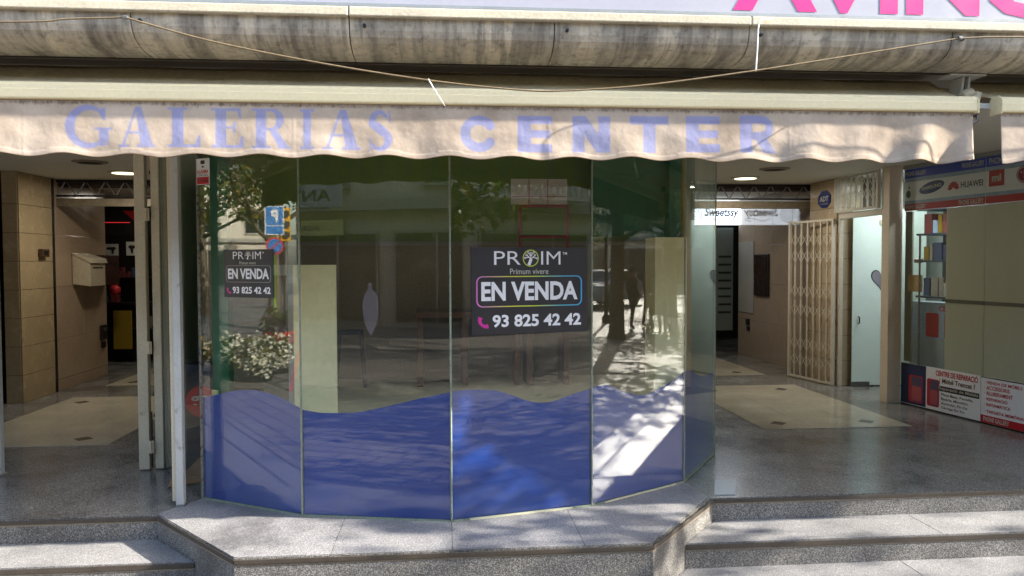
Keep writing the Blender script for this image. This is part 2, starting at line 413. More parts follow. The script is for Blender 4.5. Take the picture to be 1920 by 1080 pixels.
# pale inset carpets of stone slabs in both corridors
for sgn, x0, x1 in ((1, 2.63, 3.92), (-1, -3.855, -2.585)):
    for ya, yb in ((6.155, 8.37), (9.15, 11.2)):
        nx, ny = 3, 5
        for i in range(nx):
            for j in range(ny):
                w = (x1-x0)/nx; h = (yb-ya)/ny
                MB().box(x0+i*w+.0012, x0+(i+1)*w-.0012, ya+j*h+.0012, ya+(j+1)*h-.0012, PL+.001, PL+.005).build('stone_slab', M_inset, fl)
        for (cx, cy) in ((x0+.22, ya+.22), (x1-.28, ya+.22), (x0+.22, yb-.3), (x1-.28, yb-.3)):
            MB().flat([(cx-.075, cy), (cx, cy-.075), (cx+.075, cy), (cx, cy+.075)], PL+.004, PL+.007).build('dark_inlay', M_insetd, fl)
# thin paler four-sided patch on the floor by the kiosk corner
MB().flat([(1.60, 4.455), (1.725, 4.45), (1.85, 4.757), (1.715, 4.77)], PL+.001, PL+.0055).build('pale_patch', mat('pale_floor_patch', C('aeb6b4'), .4, 0, .1, 20), fl)
# ceilings
struct(MB().flat([(XL, 4.30), (XR, 4.30), (XR, 14), (XL, 14)], CE, CE+.3).build('ceiling', M_ceil))

# ================================================================== ARCADE BUILDING
B = thing('arcade_building', 'arcade building with streaked stone cornice above the awning and two tiled corridors', 'building', (0, 6, 0))
MB().box(-14, 14, 3.62, 14, CE+.31, 11).build('upper_wall', M_wallp, B)
MB().box(-14, 14, 4.0, 4.29, 2.80, CE+.305).build('soffit', mat('dark_soffit', C('8a8278'), .8), B)
MB().box(-14, 14, 4.291, 4.296, 2.715, 2.9).build('lintel', M_wallp, B)
for sgn in (-1, 1):
    MB().box(*sorted((sgn*9.01, sgn*14)), 4.45, 14, 0, CE+.3).build('side_wall', M_wallp, B)
    MB().box(*sorted((sgn*9.0, sgn*5.6)), 4.6, 4.8, PL, CE).build('side_wall', M_wallp, B)
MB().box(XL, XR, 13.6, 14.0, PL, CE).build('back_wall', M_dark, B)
# cornice blocks: flat lip strip on top, then a quarter-round that turns under
joints = [-14, -10, -6.1, -5.2, -4.15, -3.2, -2.3, -1.362, -.418, .512, 1.435, 2.442, 3.4, 4.4, 5.4, 8, 14]
prof = [(3.557, 2.897), (3.560, 2.872), (3.566, 2.845), (3.58, 2.818), (3.605, 2.796), (3.64, 2.781), (3.69, 2.771), (3.76, 2.766), (3.82, 2.766), (3.84, 2.772), (3.87, 2.80), (3.99, 2.806), (3.99, 2.897)]
for a, b in zip(joints, joints[1:]):
    MB().profx(prof, a+.0025, b-.0025).build('cornice_block', M_corn, B, smooth=False)
for a, b in zip(joints[:-1:2], joints[2::2]):
    MB().box(a+.001, b-.001, 3.53, 3.99, 2.8972, 2.940).build('cornice_lip', M_strip, B, .006)
MB().box(-14, 14, 3.66, 3.98, 2.80, 2.896).build('cornice_core', M_grout, B)
for x in (-1.34, -.37, .55, 1.47, 2.47):
    MB().lathe((x+.02, 3.567, 2.862), [(.008, 0), (.008, .02), (.004, .021)], 10, Matrix.Rotation(R(90), 4, 'X')).build('bolt_stub', M_black, B)

# walls of the left corridor, with their tiles
def tiles(fr, s0, s1, zs, cols, m, parent, th=.012, gap=.004):
    w = (s1-s0)/cols
    for i in range(cols):
        for za, zb in zip(zs, zs[1:]):
            mb = MB(); fr.box(mb, s0+i*w+gap/2, s0+(i+1)*w-gap/2, za+gap/2, zb-gap/2, 0, th)
            mb.build('tile', m, parent, .0015)
ZT = [PL, .68, .965, 1.25, 1.535, 1.82, 2.105, 2.39, CE-.002]
wl = MB().box(-4.55, -4.213, 8.10, 8.74, PL, CE).build('left_pier', M_grout, B)
tiles(Fr((-4.36, 8.10), (-4.213, 8.10)), 0, .147, ZT, 1, M_tile, wl)
fL = Fr((-4.213, 8.10), (-4.213, 8.74)); tiles(fL, -.01, .64, ZT, 1, mat('brown_beige_wall_tile', C('a3906f'), .25, 0, .14, 5, 50, 0, dirt=(C('5f4a33'), 6, .68)), wl)
MB().box(-4.30, -4.205, 8.75, 8.80, PL, CE).build('grille_guide', M_black, B)
wl2 = MB().box(-4.5, -4.215, 8.81, 10.05, PL, CE).build('left_wall', M_grout, B)
tiles(Fr((-4.215, 8.81), (-4.215, 10.05)), 0, 1.24, [PL+.13, .97, 1.54, 2.11, CE-.002], 2, M_tiled, wl2, gap=.0015)
tiles(Fr((-4.215, 8.81), (-4.215, 10.05)), 0, 1.24, [PL, PL+.127], 3, M_tiled, wl2, gap=.0015)
# inner block behind the kiosk
MB().box(-1.90, 1.94, 6.32, 13.6, PL, CE).build('inner_block', M_wallp, B)
MB().box(-1.93, -1.89, 5.42, 6.32, PL, CE).build('inner_wall', M_teal, B)
# walls of the right corridor
wr = MB().box(4.46, 4.8, 8.96, 11.4, PL, CE).build('right_wall', M_grout, B)
tiles(Fr((4.46, 11.4), (4.46, 8.96)), 0, 2.44, [PL, .94, 1.48, 2.02, CE-.002], 4, mat('polished_rose_tile', C('9a8b7c'), .07, 0, .1, 3, 30), wr, gap=.0015)
wr2 = MB().box(4.36, 4.8, 8.27, 8.90, PL, CE).build('right_pier', M_grout, B)
tiles(Fr((4.36, 8.90), (4.36, 8.27)), 0, .63, ZT, 1, M_tile, wr2)
tiles(Fr((4.36, 8.27), (4.62, 8.27)), 0.0, .26, ZT, 1, M_tile, wr2)
MB().box(4.40, 4.45, 8.905, 8.955, PL, CE).build('grille_guide', M_black, B)
MB().box(4.32, 4.458, 7.20, 7.33, PL, CE-.001).build('column', mat('beige_column_paint', C('dccdb6'), .5, 0, .1, 4, 50), B, .004)
MB().box(5.6, 5.7, 4.8, 9.5, PL, CE).build('shop_wall', mat('pale_shop_wall', C('b9c4c0'), .6), B)
MB().box(4.63, 5.6, 8.60, 8.7, PL, CE).build('shop_back_wall', mat('pale_shop_wall_back', C('b9c4c0'), .6), B)
MB().box(4.83, 5.595, 4.62, 4.98, PL, CE-.001).build('pier', M_wallp, B)
MB().box(-5.595, -4.9, 4.62, 4.98, PL, CE-.001).build('pier', M_wallp, B)
# shop at the end of the left corridor
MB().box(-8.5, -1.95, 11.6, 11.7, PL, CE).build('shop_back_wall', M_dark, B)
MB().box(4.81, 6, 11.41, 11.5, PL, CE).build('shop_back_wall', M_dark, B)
# shop at the far left: pale wall behind its window
MB().box(-8.9, -4.6, 9.2, 9.3, PL, CE).build('shop_back_wall', mat('warm_white_wall', C('b9b4a4'), .7), B)

# fascia sign above the cornice
sg = thing('fascia_sign', 'long white fascia sign with big pink capital letters above the cornice', 'sign', (0, 3.55, 2.94))
MB().box(-10, 9, 3.545, 3.6, 2.9425, 3.75).build('panel', M_signw, sg)
fS = Fr((0, 3.545), (1, 3.545))
mb = MB(); text(mb, fS, 'AVINGUDA', 1.35, 4.12, 2.966, 3.28, .002, .035, 0, 1.0); mb.build('lettering', M_pink, sg)
sgf = MB().box(-10, 9, 3.535, 3.62, 2.941, 2.955).build('edge_trim', M_alu, sg)

# ================================================================== AWNINGS
def seg_d(px, pz, a, b, ra, rb):
    ax, az = a; bx, bz = b; dx, dz = bx-ax, bz-az; L = dx*dx+dz*dz
    t = np.clip(((px-ax)*dx+(pz-az)*dz)/max(L, 1e-9), 0, 1)
    return np.hypot(px-ax-t*dx, pz-az-t*dz)-(ra+(rb-ra)*t)
def poly_d(px, pz, P):
    d = np.full(px.shape, 1e9); inside = np.zeros(px.shape, bool); n = len(P)
    for i in range(n):
        (ax, az), (bx, bz) = P[i], P[(i+1) % n]
        d = np.minimum(d, seg_d(px, pz, (ax, az), (bx, bz), 0, 0))
        c = ((az > pz) != (bz > pz)) & (px < (bx-ax)*(pz-az)/((bz-az) or 1e-12)+ax); inside ^= c
    return np.where(inside, -d, d)
def rect(x0, x1, z0, z1): return ('p', [(x0, z0), (x1, z0), (x1, z1), (x0, z1)])
def arc(cx, cz, rx, rz, a0, a1, w0, w1, n=14, mid=None):
    o = []
    for i in range(n):
        t0, t1 = i/n, (i+1)/n
        def wd(t): return w0+(w1-w0)*t if mid is None else (w0+(mid-w0)*t*2 if t < .5 else mid+(w1-mid)*(t*2-1))
        p = [(cx+rx*math.cos(R(a0+(a1-a0)*t)), cz+rz*math.sin(R(a0+(a1-a0)*t))) for t in (t0, t1)]
        o.append(('s', p[0], p[1], wd(t0), wd(t1)))
    return o
SER = {  # glyphs on a unit box (width 1, height 1), strokes in box units of height
 'I': [rect(.22, .78, 0, 1), rect(0, 1, 0, .07), rect(0, 1, .93, 1)],
 'L': [rect(.13, .48, 0, 1), rect(0, .62, .94, 1), rect(0, .9, 0, .07), ('p', [(.80, 0), (1, .0), (1, .3), (.93, .3)])],
 'E': [rect(.12, .46, 0, 1), rect(0, .9, .93, 1), rect(0, .95, 0, .07), rect(.4, .72, .48, .54), ('p', [(.68, .38), (.76, .38), (.76, .66), (.68, .66)]), ('p', [(.8, 1), (.93, 1), (.93, .74), (.88, .74)]), ('p', [(.82, 0), (1, 0), (1, .3), (.94, .3)])],
 'A': [('p', [(.46, 1), (.62, 1), (.93, .05), (.6, .05)]), ('p', [(.46, 1), (.5, .92), (.17, .05), (.1, .05)]), rect(.2, .66, .33, .39), rect(0, .28, 0, .06), rect(.5, 1, 0, .06)],
 'R': [rect(.1, .37, 0, 1), rect(0, .48, 0, .06), rect(0, .6, .94, 1), rect(.3, .55, .46, .52)] + arc(.52, .73, .2, .235, 90, -90, .04, .04, 14, .1) + [('p', [(.42, .5), (.62, .5), (.94, .04), (.68, .04)]), rect(.66, 1, 0, .06)],
 'G': arc(.5, .5, .4, .46, 55, 300, .04, .05, 26, .115) + [('p', [(.72, 0.03), (.72, .45), (.92, .45), (.92, .06)]), rect(.62, 1, .42, .48), ('p', [(.68, .9), (.86, .98), (.86, .66), (.8, .66)])],
 'S': arc(.46, .73, .27, .235, 25, 200, .03, .1, 14) + [('s', (.22, .66), (.48, .53), .1, .12), ('s', (.48, .53), (.74, .38), .12, .1)] + arc(.46, .27, .32, .235, 10, -150, .1, .03, 14) + [('p', [(.78, 1), (.86, 1), (.86, .68), (.82, .68)]), ('p', [(.08, 0), (.16, .0), (.12, .34), (.08, .34)])],
}
SAN = {
 'C': arc(.52, .5, .36, .37, 38, 322, .13, .13, 26),
 'E': [rect(0, .38, 0, 1), rect(0, 1, .78, 1), rect(0, .95, .4, .61), rect(0, 1, 0, .23)],
 'N': [rect(0, .32, 0, 1), rect(.68, 1, 0, 1), ('p', [(0, 1), (.36, 1), (1, 0), (.64, 0)])],
 'T': [rect(0, 1, .77, 1), rect(.34, .67, 0, 1)],
 'R': [rect(0, .34, 0, 1), rect(.1, .62, .79, 1), rect(.1, .62, .36, .56)] + arc(.62, .675, .2, .21, 90, -90, .105, .105, 12) + [('p', [(.4, .42), (.72, .42), (1.02, 0), (.66, 0)])],
}
PRINT = [('G', SER, -1.703, -1.498, 2.513, 2.325), ('A', SER, -1.471, -1.31, 2.512, 2.327), ('L', SER, -1.255, -1.109, 2.51, 2.329), ('E', SER, -1.061, -.918, 2.51, 2.328),
         ('R', SER, -.879, -.703, 2.51, 2.325), ('I', SER, -.661, -.598, 2.511, 2.324), ('A', SER, -.559, -.385, 2.51, 2.323), ('S', SER, -.353, -.229, 2.507, 2.322),
         ('C', SAN, .073, .256, 2.491, 2.317), ('E', SAN, .351, .517, 2.492, 2.319), ('N', SAN, .615, .797, 2.495, 2.321), ('T', SAN, .894, 1.083, 2.499, 2.321), ('E', SAN, 1.17, 1.338, 2.502, 2.326), ('R', SAN, 1.439, 1.621, 2.508, 2.326)]

def make_awning(x0, x1, label, printed, seed, endfold):
    A = thing('awning', label, 'awning', ((x0+x1)/2, 3.7, 2.29))
    # valance: a fine cloth grid that billows, scalloped at its lower edge
    nx = int((x1-x0)/.005); nz = 56
    xs = np.linspace(x0+.004, x1-.012, nx+1); ts = np.linspace(0, 1, nz+1)
    X = np.repeat(xs[None], nz+1, 0); T = np.repeat(ts[:, None], nx+1, 1)
    zb = 2.286+.016*np.abs(np.sin((xs+.20)/.29*math.pi))**1.0*1.4 - .006
    zb = 2.283+.017*(1+np.cos((xs-.03)/.29*2*math.pi))/2 + np.array([noise.noise((x*1.7, seed, 0))*.006 for x in xs])
    Z = 2.540+(zb[None]-2.540)*T
    w1 = np.array([noise.noise((x*2.3, seed+3.1, 0)) for x in xs]); w2 = np.array([noise.noise((x*5.5, seed+7.7, 0)) for x in xs])
    w3 = np.array([noise.noise((x*1.1, seed+1.7, 0)) for x in xs])
    D = (w1[None]*.012+w2[None]*.003)*T**1.3 + .003*np.cos((X-.03)/.29*2*math.pi)*T**2
    # diagonal puckers
    dg = np.array([[noise.noise((x*4+z*9, z*5-x*2.0, seed+11)) for x in xs[::4]] for z in Z[::4, 0]])
    dg = np.repeat(np.repeat(dg, 4, 0), 4, 1)[:nz+1, :nx+1]
    pad = np.zeros_like(X); pad[:dg.shape[0], :dg.shape[1]] = dg
    for _ in range(3):
        pad[1:-1] = (pad[:-2]+pad[1:-1]*2+pad[2:])/4; pad[:, 1:-1] = (pad[:, :-2]+pad[:, 1:-1]*2+pad[:, 2:])/4
        pad[1:-1] = (pad[:-2]+pad[1:-1]*2+pad[2:])/4; pad[:, 1:-1] = (pad[:, :-2]+pad[:, 1:-1]*2+pad[:, 2:])/4
    D += pad*.005*np.minimum(T*1.6, 1)
    for (cx, wd, am) in endfold:
        g = np.exp(-((X-(cx+.10*(1-T)))/wd)**2); D += am*.7*g*T**1.2
    for sx in np.arange(x0+.53, x1, 1.19): D += .0006*np.exp(-((X-sx)/.006)**2)
    hem = (Z-zb[None]); D += .0014*(hem < .022)
    Y = 3.688-.004-D-.012*T
    V = np.stack([X, Y, Z], -1).reshape(-1, 3)
    idx = np.arange((nz+1)*(nx+1)).reshape(nz+1, nx+1)
    F = np.stack([idx[:-1, :-1], idx[1:, :-1], idx[1:, 1:], idx[:-1, 1:]], -1).reshape(-1, 4)
    me = bpy.data.meshes.new('valance'); me.from_pydata(V.tolist(), [], F.tolist())
    pr = np.zeros(X.shape)
    if printed:
        for ch, font, a, b, z1, z0 in PRINT:
            w = b-a; h = z1-z0
            i0 = np.searchsorted(xs, a-.03); i1 = np.searchsorted(xs, b+.03)
            px = X[:, i0:i1]; pz = Z[:, i0:i1]; d = np.full(px.shape, 1e9)
            for q in font[ch]:
                if q[0] == 'p': d = np.minimum(d, poly_d(px, pz, [(a+u*w, z0+v*h) for u, v in q[1]]))
                else: d = np.minimum(d, seg_d(px, pz, (a+q[1][0]*w, z0+q[1][1]*h), (a+q[2][0]*w, z0+q[2][1]*h), q[3]*h, q[4]*h))
            pr[:, i0:i1] = np.maximum(pr[:, i0:i1], np.clip(.5-d/.005, 0, 1))
    at = me.attributes.new('print', 'FLOAT', 'POINT'); at.data.foreach_set('value', pr.ravel())
    mo = .28*np.exp(-((Z-2.527)/.012)**2)+.10*np.exp(-((Z-2.50)/.03)**2)+.16*np.exp(-((hem-.022)/.0025)**2)+.10*np.exp(-(hem/.012)**2)
    at = me.attributes.new('mould', 'FLOAT', 'POINT'); at.data.foreach_set('value', mo.ravel())
    va = link('valance', me, M_cloth, A, 0, True)
    so_ = va.modifiers.new('thick', 'SOLIDIFY'); so_.thickness = .0016
    # piping along the scalloped edge
    MB().tube([V[idx[nz, i]] for i in range(0, nx+1, 4)], .0022, 6).build('piping', M_under, va, 0, True)
    # front bar
    P = [(3.665, 2.548), (3.668, 2.541), (3.676, 2.538), (3.735, 2.538), (3.742, 2.545), (3.742, 2.606), (3.73, 2.618), (3.690, 2.620), (3.677, 2.616), (3.668, 2.604), (3.667, 2.585), (3.665, 2.582)]
    MB().profx(P, x0, x1).build('front_bar', M_bar, A, .002)
    for xe in (x0-.006, x1): MB().profx([(3.66, 2.532), (3.75, 2.532), (3.75, 2.612), (3.73, 2.625), (3.685, 2.625), (3.66, 2.6)], xe, xe+.006).build('end_cap', M_bar, A, .002)
    # cloth roof from the roller tube down to the bar
    n = max(8, int((x1-x0)/.06)); mb = MB(); rows = 8
    for i in range(n+1):
        x = x0+.01+(x1-x0-.02)*i/n
        for j in range(rows+1):
            t = j/rows; sag = -.012*math.sin(math.pi*t)+.004*noise.noise((x*3, t*3, seed))
            mb.v.append((x, 4.045+(3.735-4.045)*t, 2.778+(2.617-2.778)*t+sag))
    for i in range(n):
        for j in range(rows): k = i*(rows+1)+j; mb.f.append((k, k+1, k+rows+2, k+rows+1))
    rf = mb.build('roof_cloth', M_roof, A, 0, True); sd = rf.modifiers.new('thick', 'SOLIDIFY'); sd.thickness = .0016
    MB().tube([(x0+.02, 4.075, 2.742), (x1-.02, 4.075, 2.742)], .04, 16).build('roller_tube', M_roof, A, 0, True)
    # folding arms below the cloth
    for sx, xx in ((1, x0+.35), (-1, x1-.35)):
        ar = MB().tube([(xx, 4.05, 2.66), (xx+sx*.75, 3.93, 2.60)], .018, 10).build('folding_arm', M_bar, A)
        MB().tube([(xx+sx*.75, 3.93, 2.595), (xx+sx*.05, 3.78, 2.575)], .016, 10).build('forearm', M_bar, ar)
        MB().lathe((xx+sx*.75, 3.93, 2.57), [(.026, 0), (.026, .055)], 12).build('elbow', M_steel, ar)
    return A
A1 = make_awning(-3.6, 2.655, 'wide faded beige awning with lavender lettering on its scalloped valance', True, 2.0,
                 [(2.33, .06, .045), (2.50, .07, -.05), (2.18, .05, -.02), (1.78, .07, .016), (1.62, .05, -.010), (.38, .06, .012), (.60, .05, -.012), (-2.1, .08, .02)])
A2 = make_awning(2.785, 6.3, 'beige awning without lettering at the right edge, past the metal bracket', False, 9.0, [(2.95, .05, .02), (3.05, .03, -.018), (3.2, .06, .02)])
# bracket between the awnings
br = thing('awning_bracket', 'dirty white metal awning bracket in the gap between the two awnings', 'bracket', (2.74, 3.85, 2.55))
MB().box(2.60, 2.80, 3.80, 3.92, 2.7525, 2.7605).build('ceiling_plate', M_white, br, .002)
for x in (2.672, 2.706): MB().obox((x, 3.82, 2.66), (.012, 0, 0), (0, .10, 0), (.01, 0, .09)).build('lug', M_white, br, .002)
MB().lathe((2.69, 3.80, 2.655), [(.021, -.03), (.027, -.026), (.027, .026), (.021, .03)], 16, Matrix.Rotation(R(70), 4, 'Y')).build('gear', M_cream, br, .001)
MB().lathe((2.722, 3.78, 2.615), [(.012, 0), (.02, .004), (.02, .045), (.012, .05)], 14, Matrix.Rotation(R(20), 4, 'Y')).build('housing', M_cream, br)
MB().obox((2.70, 3.74, 2.572), (.085, 0, -.003), (0, .04, 0), (0, 0, .028)).build('arm', M_white, br, .003)
MB().obox((2.672, 3.75, 2.52), (.05, 0, .012), (0, .03, 0), (-.01, 0, .045)).build('hook', M_black, br, .003)
MB().tube([(2.672, 3.76, 2.515), (2.69, 3.75, 2.50), (2.712, 3.75, 2.512), (2.716, 3.75, 2.55)], .006, 8).build('eye', M_steel, br, 0, True)

# sagging cord and loose ties
pts = spline([(-3.4, 3.50, 2.80), (-1.874, 3.50, 2.826), (-1.6, 3.50, 2.845), (-1.361, 3.50, 2.857)], 6)[:-1]+spline([(-1.361, 3.50, 2.857), (-.995, 3.48, 2.757), (-.54, 3.46, 2.669), (-.073, 3.45, 2.6), (.309, 3.45, 2.565), (.528, 3.45, 2.562), (.897, 3.45, 2.592), (1.399, 3.46, 2.666), (1.913, 3.48, 2.756), (2.44, 3.50, 2.850)], 8)[:-1]+spline([(2.44, 3.50, 2.85), (2.76, 3.5, 2.862), (3.6, 3.5, 2.85), (5, 3.5, 2.85)], 5)
tag(MB().tube(pts, .0040, 8).build('cord', M_tan, None, 0, True), 'tan cord sagging across the front of the awning below the cornice', 'cord')
for nm, p, lab in (('cord_clip', (-1.361, 3.50, 2.857), 'small metal clip holding the cord at the left end of its sag'), ('cord_clip', (2.44, 3.50, 2.85), 'small metal clip holding the cord above the awning bracket')):
    tag(MB().lathe(p, [(.010, -.009), (.010, .009)], 10, Matrix.Rotation(R(90), 4, 'Y')).tube([p, (p[0], 3.56, p[2]+.02)], .003, 6).build(nm, M_steel), lab, 'clip', 'clips holding the cord')
tag(MB().tube(spline([(1.52, 3.52, 2.925), (1.47, 3.51, 2.915), (1.455, 3.50, 2.885), (1.452, 3.5, 2.86), (1.448, 3.5, 2.76), (1.442, 3.5, 2.675)], 5), .0032, 6).build('cable_tie', M_pwhite, None, 0, True), 'white cable end hanging down from the cornice lip', 'cable')
tag(MB().tube([(-.065, 3.45, 2.605), (-.04, 3.44, 2.56), (.008, 3.44, 2.485)], [.003, .0025, .0012], 6).build('cable_tie', M_pwhite, None, 0, True), 'thin white tie tail hanging from the sagging cord', 'tie')

# ================================================================== GLASS KIOSK
V = [(-1.90, 5.39), (-1.435, 4.679), (-.787, 4.298), (.031, 4.122), (.832, 4.315), (1.503, 4.731), (1.942, 5.407), (1.942, 6.315)]
FP = [Fr(V[i], V[i+1]) for i in range(7)]
K = thing('glass_kiosk', 'many sided glass shop window with a blue wave film along its foot', 'shop window', (0, 4.9, PL))
WAVE = {1: [(0, .605), (.10, .625), (.268, .663), (.429, .674), (.585, .649), (.70, .610), (.752, .594)],
        2: [(0, .591), (.108, .576), (.22, .577), (.349, .589), (.557, .637), (.704, .674), (.838, .702)],
        3: [(0, .705), (.132, .709), (.283, .689), (.437, .63), (.53, .612), (.60, .618), (.692, .645), (.824, .676)],
        4: [(0, .677), (.06, .686), (.125, .686), (.22, .65), (.298, .621), (.40, .596), (.481, .599), (.671, .645), (.79, .692)],
        5: [(0, .697), (.06, .70), (.206, .685), (.35, .64), (.485, .613), (.62, .60), (.806, .606)]}
for i, f in enumerate(FP):
    mb = MB(); f.box(mb, .003, f.L-.003, PL+.006, CE-.003, -.010, 0); pn = mb.build('pane', M_glass, K)
    if i in WAVE:
        top = [(s, z+PL) for s, z in spline(WAVE[i], 6)]; top = [(min(max(s, .004), f.L-.004), z) for s, z in top]
        mb = MB(); f.poly(mb, [(.004, PL+.012), (f.L-.004, PL+.012)]+top[::-1], -.0165, -.0125); mb.build('wave_film', M_blue, pn)
for i, p in enumerate(V):
    m = M_silic if i == 1 else M_seam
    MB().lathe((p[0], p[1]+.004, PL+.005), [(.0055 if i != 1 else .009, 0), (.0055 if i != 1 else .009, CE-PL-.008)], 10).build('seam', m, K)
for i in range(1, 6):
    f = FP[i]; mb = MB(); f.box(mb, .01, f.L-.01, PL+.004, PL+.012, -.008, .0035); mb.build('base_seal', M_seam, K)
mb = MB(); FP[3].box(mb, .10, .70, PL+.0045, PL+.015, .004, .010); mb.build('base_strip', mat('bright_trim', C('d9d6b8'), .35, .2), K)
mb = MB(); FP[4].box(mb, .10, .70, PL+.0045, PL+.013, .004, .009); mb.build('base_strip', MATS['bright_trim'], K)
# inside: plinth, back wall in two colours, shelf edge, upright corner posts
pl_ = [(-1.22, 4.62), (-.76, 4.36), (.035, 4.19), (.81, 4.375), (1.45, 4.775), (1.87, 5.43), (1.87, 6.30), (-1.22, 6.30)]
MB().flat(pl_, PL+.006, .860).build('plinth', M_plinth, K)
MB().box(-1.88, 1.92, 6.30, 6.317, PL+.005, 1.935).build('back_wall', M_brownw, K)
MB().box(-1.88, 1.92, 6.30, 6.317, 1.965, CE-.004).build('back_wall_upper', M_green, K)
MB().box(-1.88, 1.92, 6.255, 6.317, 1.9355, 1.9645).build('shelf_edge', mat('shelf_edge_paint', C('84806a'), .5), K)
MB().box(-1.40, -1.30, 4.80, 4.90, PL+.005, CE-.004).build('corner_post', M_teal, K, .004)
MB().box(1.70, 1.90, 5.75, 5.95, 1.90, CE-.004).build('corner_post', M_teal, K, .004)
MB().box(1.12, 1.72, 5.85, 5.88, 1.99, CE-.004).build('hanging_board', M_teal, K)
MB().tube([(1.70, 5.40, .862), (1.70, 5.40, CE-.01)], .012, 10).build('support_pole', mat('mustard_pole', C('a0862a'), .5), K)

def one(ob, label, cat, group=None): return tag(ob, label, cat, group)
# things standing inside the kiosk
one(MB().box(-.902, -.648, 4.72, 4.738, .861, 1.785).build('display_board', M_board, None, .002), 'tall cream board standing behind the second glass pane', 'board')
t = thing('display_board', 'tall cream board with a pale side return behind the fourth glass pane', 'board', (1.5, 5.05, .861))
MB().box(1.385, 1.60, 5.00, 5.018, .861, 1.957).build('panel', M_board, t, .002)
MB().box(1.385, 1.403, 5.0185, 5.25, .861, 1.957).build('return', M_board, t, .002)
t = thing('open_cabinet', 'pale grey open cabinet with thin dark shelves behind the left pane', 'cabinet', (-1.24, 5.25, PL))
for a, b, c, d in ((-1.505, -1.435, PL+.01, 1.785), (-1.03, -.96, .862, 1.785), (-1.434, -1.031, 1.715, 1.785)):
    MB().box(a, b, 5.2, 5.24, c, d).build('rail', M_frame, t, .003)
MB().box(-1.434, -1.031, 5.242, 5.252, .862, 1.714).build('backing', mat('grey_olive_backing', C('77745f'), .6), t)
for z in (.95, 1.33): MB().box(-1.433, -1.20, 5.17, 5.24, z, z+.015).build('shelf', M_black, t)
t = thing('wooden_counter', 'brown wooden counter with slab legs at the back of the kiosk', 'counter', (.2, 5.95, .861))
MB().box(-.22, .95, 5.80, 6.15, 1.38, 1.425).build('top', M_wood, t, .003)
for x in (-.205, .13, .53, .62, .9): MB().box(x, x+.045, 5.82, 6.13, .862, 1.379).build('leg', M_wood, t, .003)
MB().box(-.158, .128, 6.08, 6.10, .80, 1.379).build('back_panel', mat('dull_wood_panel', C('6c5f49'), .6), t)
t = thing('stool', 'dark slim stool beside the cream board inside the kiosk', 'stool', (-.70, 5.9, .861))
MB().box(-.80, -.62, 5.82, 5.98, 1.26, 1.29).build('seat', M_black, t, .004)
for x, y in ((-.79, 5.83), (-.63, 5.83), (-.79, 5.97), (-.63, 5.97)):
    MB().tube([(x, y, 1.27), (x+(x+.71)*.4, y, .862)], .011, 8).build('leg', M_black, t)
t = thing('red_rack', 'red metal rack with a white gridded panel on top behind the third pane', 'rack', (.72, 5.62, .861))
for x in (.553, .90): MB().tube([(x, 5.62, 1.43), (x, 5.62, 2.21)], .011, 8).build('post', M_dred, t)
for z in (2.205, 1.98): MB().tube([(.553, 5.62, z), (.90, 5.62, z)], .011, 8).build('crossbar', M_dred, t)
p_ = MB().box(.485, .895, 5.60, 5.61, 2.215, 2.40).build('panel', mat('translucent_white_panel', C('b8b0a4'), .4), t, .003)
for x in (.613, .75): MB().box(x, x+.006, 5.594, 5.599, 2.22, 2.396).build('grid_line', M_dred, p_)
MB().box(.49, .89, 5.594, 5.599, 2.268, 2.274).build('grid_line', M_dred, p_)
one(MB().obox((.50, 4.72, .862), (.42, .10, 0), (-.05, .22, 0), (0, 0, .02)).build('plank', M_lwood, None, .002), 'pale plank lying on the cream plinth behind the third pane', 'plank')
# lilac paper leaf stuck on the second pane
lf = [(.398, 1.402), (.425, 1.46), (.437, 1.53), (.440, 1.585), (.428, 1.63), (.405, 1.655), (.402, 1.69), (.383, 1.688), (.381, 1.652), (.360, 1.62), (.350, 1.57), (.354, 1.50), (.372, 1.44)]
mb = MB(); FP[2].poly(mb, lf, -.0135, -.0115); one(mb.build('paper_leaf', M_lilac), 'faded lilac leaf-shaped sticker inside the second glass pane', 'sticker')
# the left recess: navy board, round red sticker, cardboard on the floor
t = thing('navy_cabinet', 'dark navy cabinet with a round red badge behind the left edge of the kiosk', 'cabinet', (-1.66, 5.45, PL))
MB().box(-1.88, -1.52, 5.35, 5.60, PL+.005, 1.13).build('body', M_navy, t, .06)
fb = Fr((-1.88, 5.35), (-1.52, 5.35))
bd = MB().prism(circ(-1.635, .865, .105, .105), lambda p: (p[0], 5.3485, p[1]), lambda p: (p[0], 5.343, p[1])).build('badge', M_pred, t)
mb = MB(); text(mb, fb, 'gm', .175, .33, .83, .905, .009, .02); mb.build('lettering', M_pdim, bd)
t = one(MB().obox((-1.72, 4.93, PL+.006), (.20, .08, 0), (-.06, .30, 0), (0, 0, .012)).build('cardboard_sheet', M_card, None, .002), 'flattened cardboard sheet lying on the floor behind the left pane', 'cardboard')
t = one(MB().obox((-1.70, 5.10, PL+.02), (.24, -.05, .0), (.05, .22, .06), (0, -.0, .01)).build('cardboard_flap', M_card, None, .002), 'cardboard flap propped against the navy cabinet', 'cardboard')
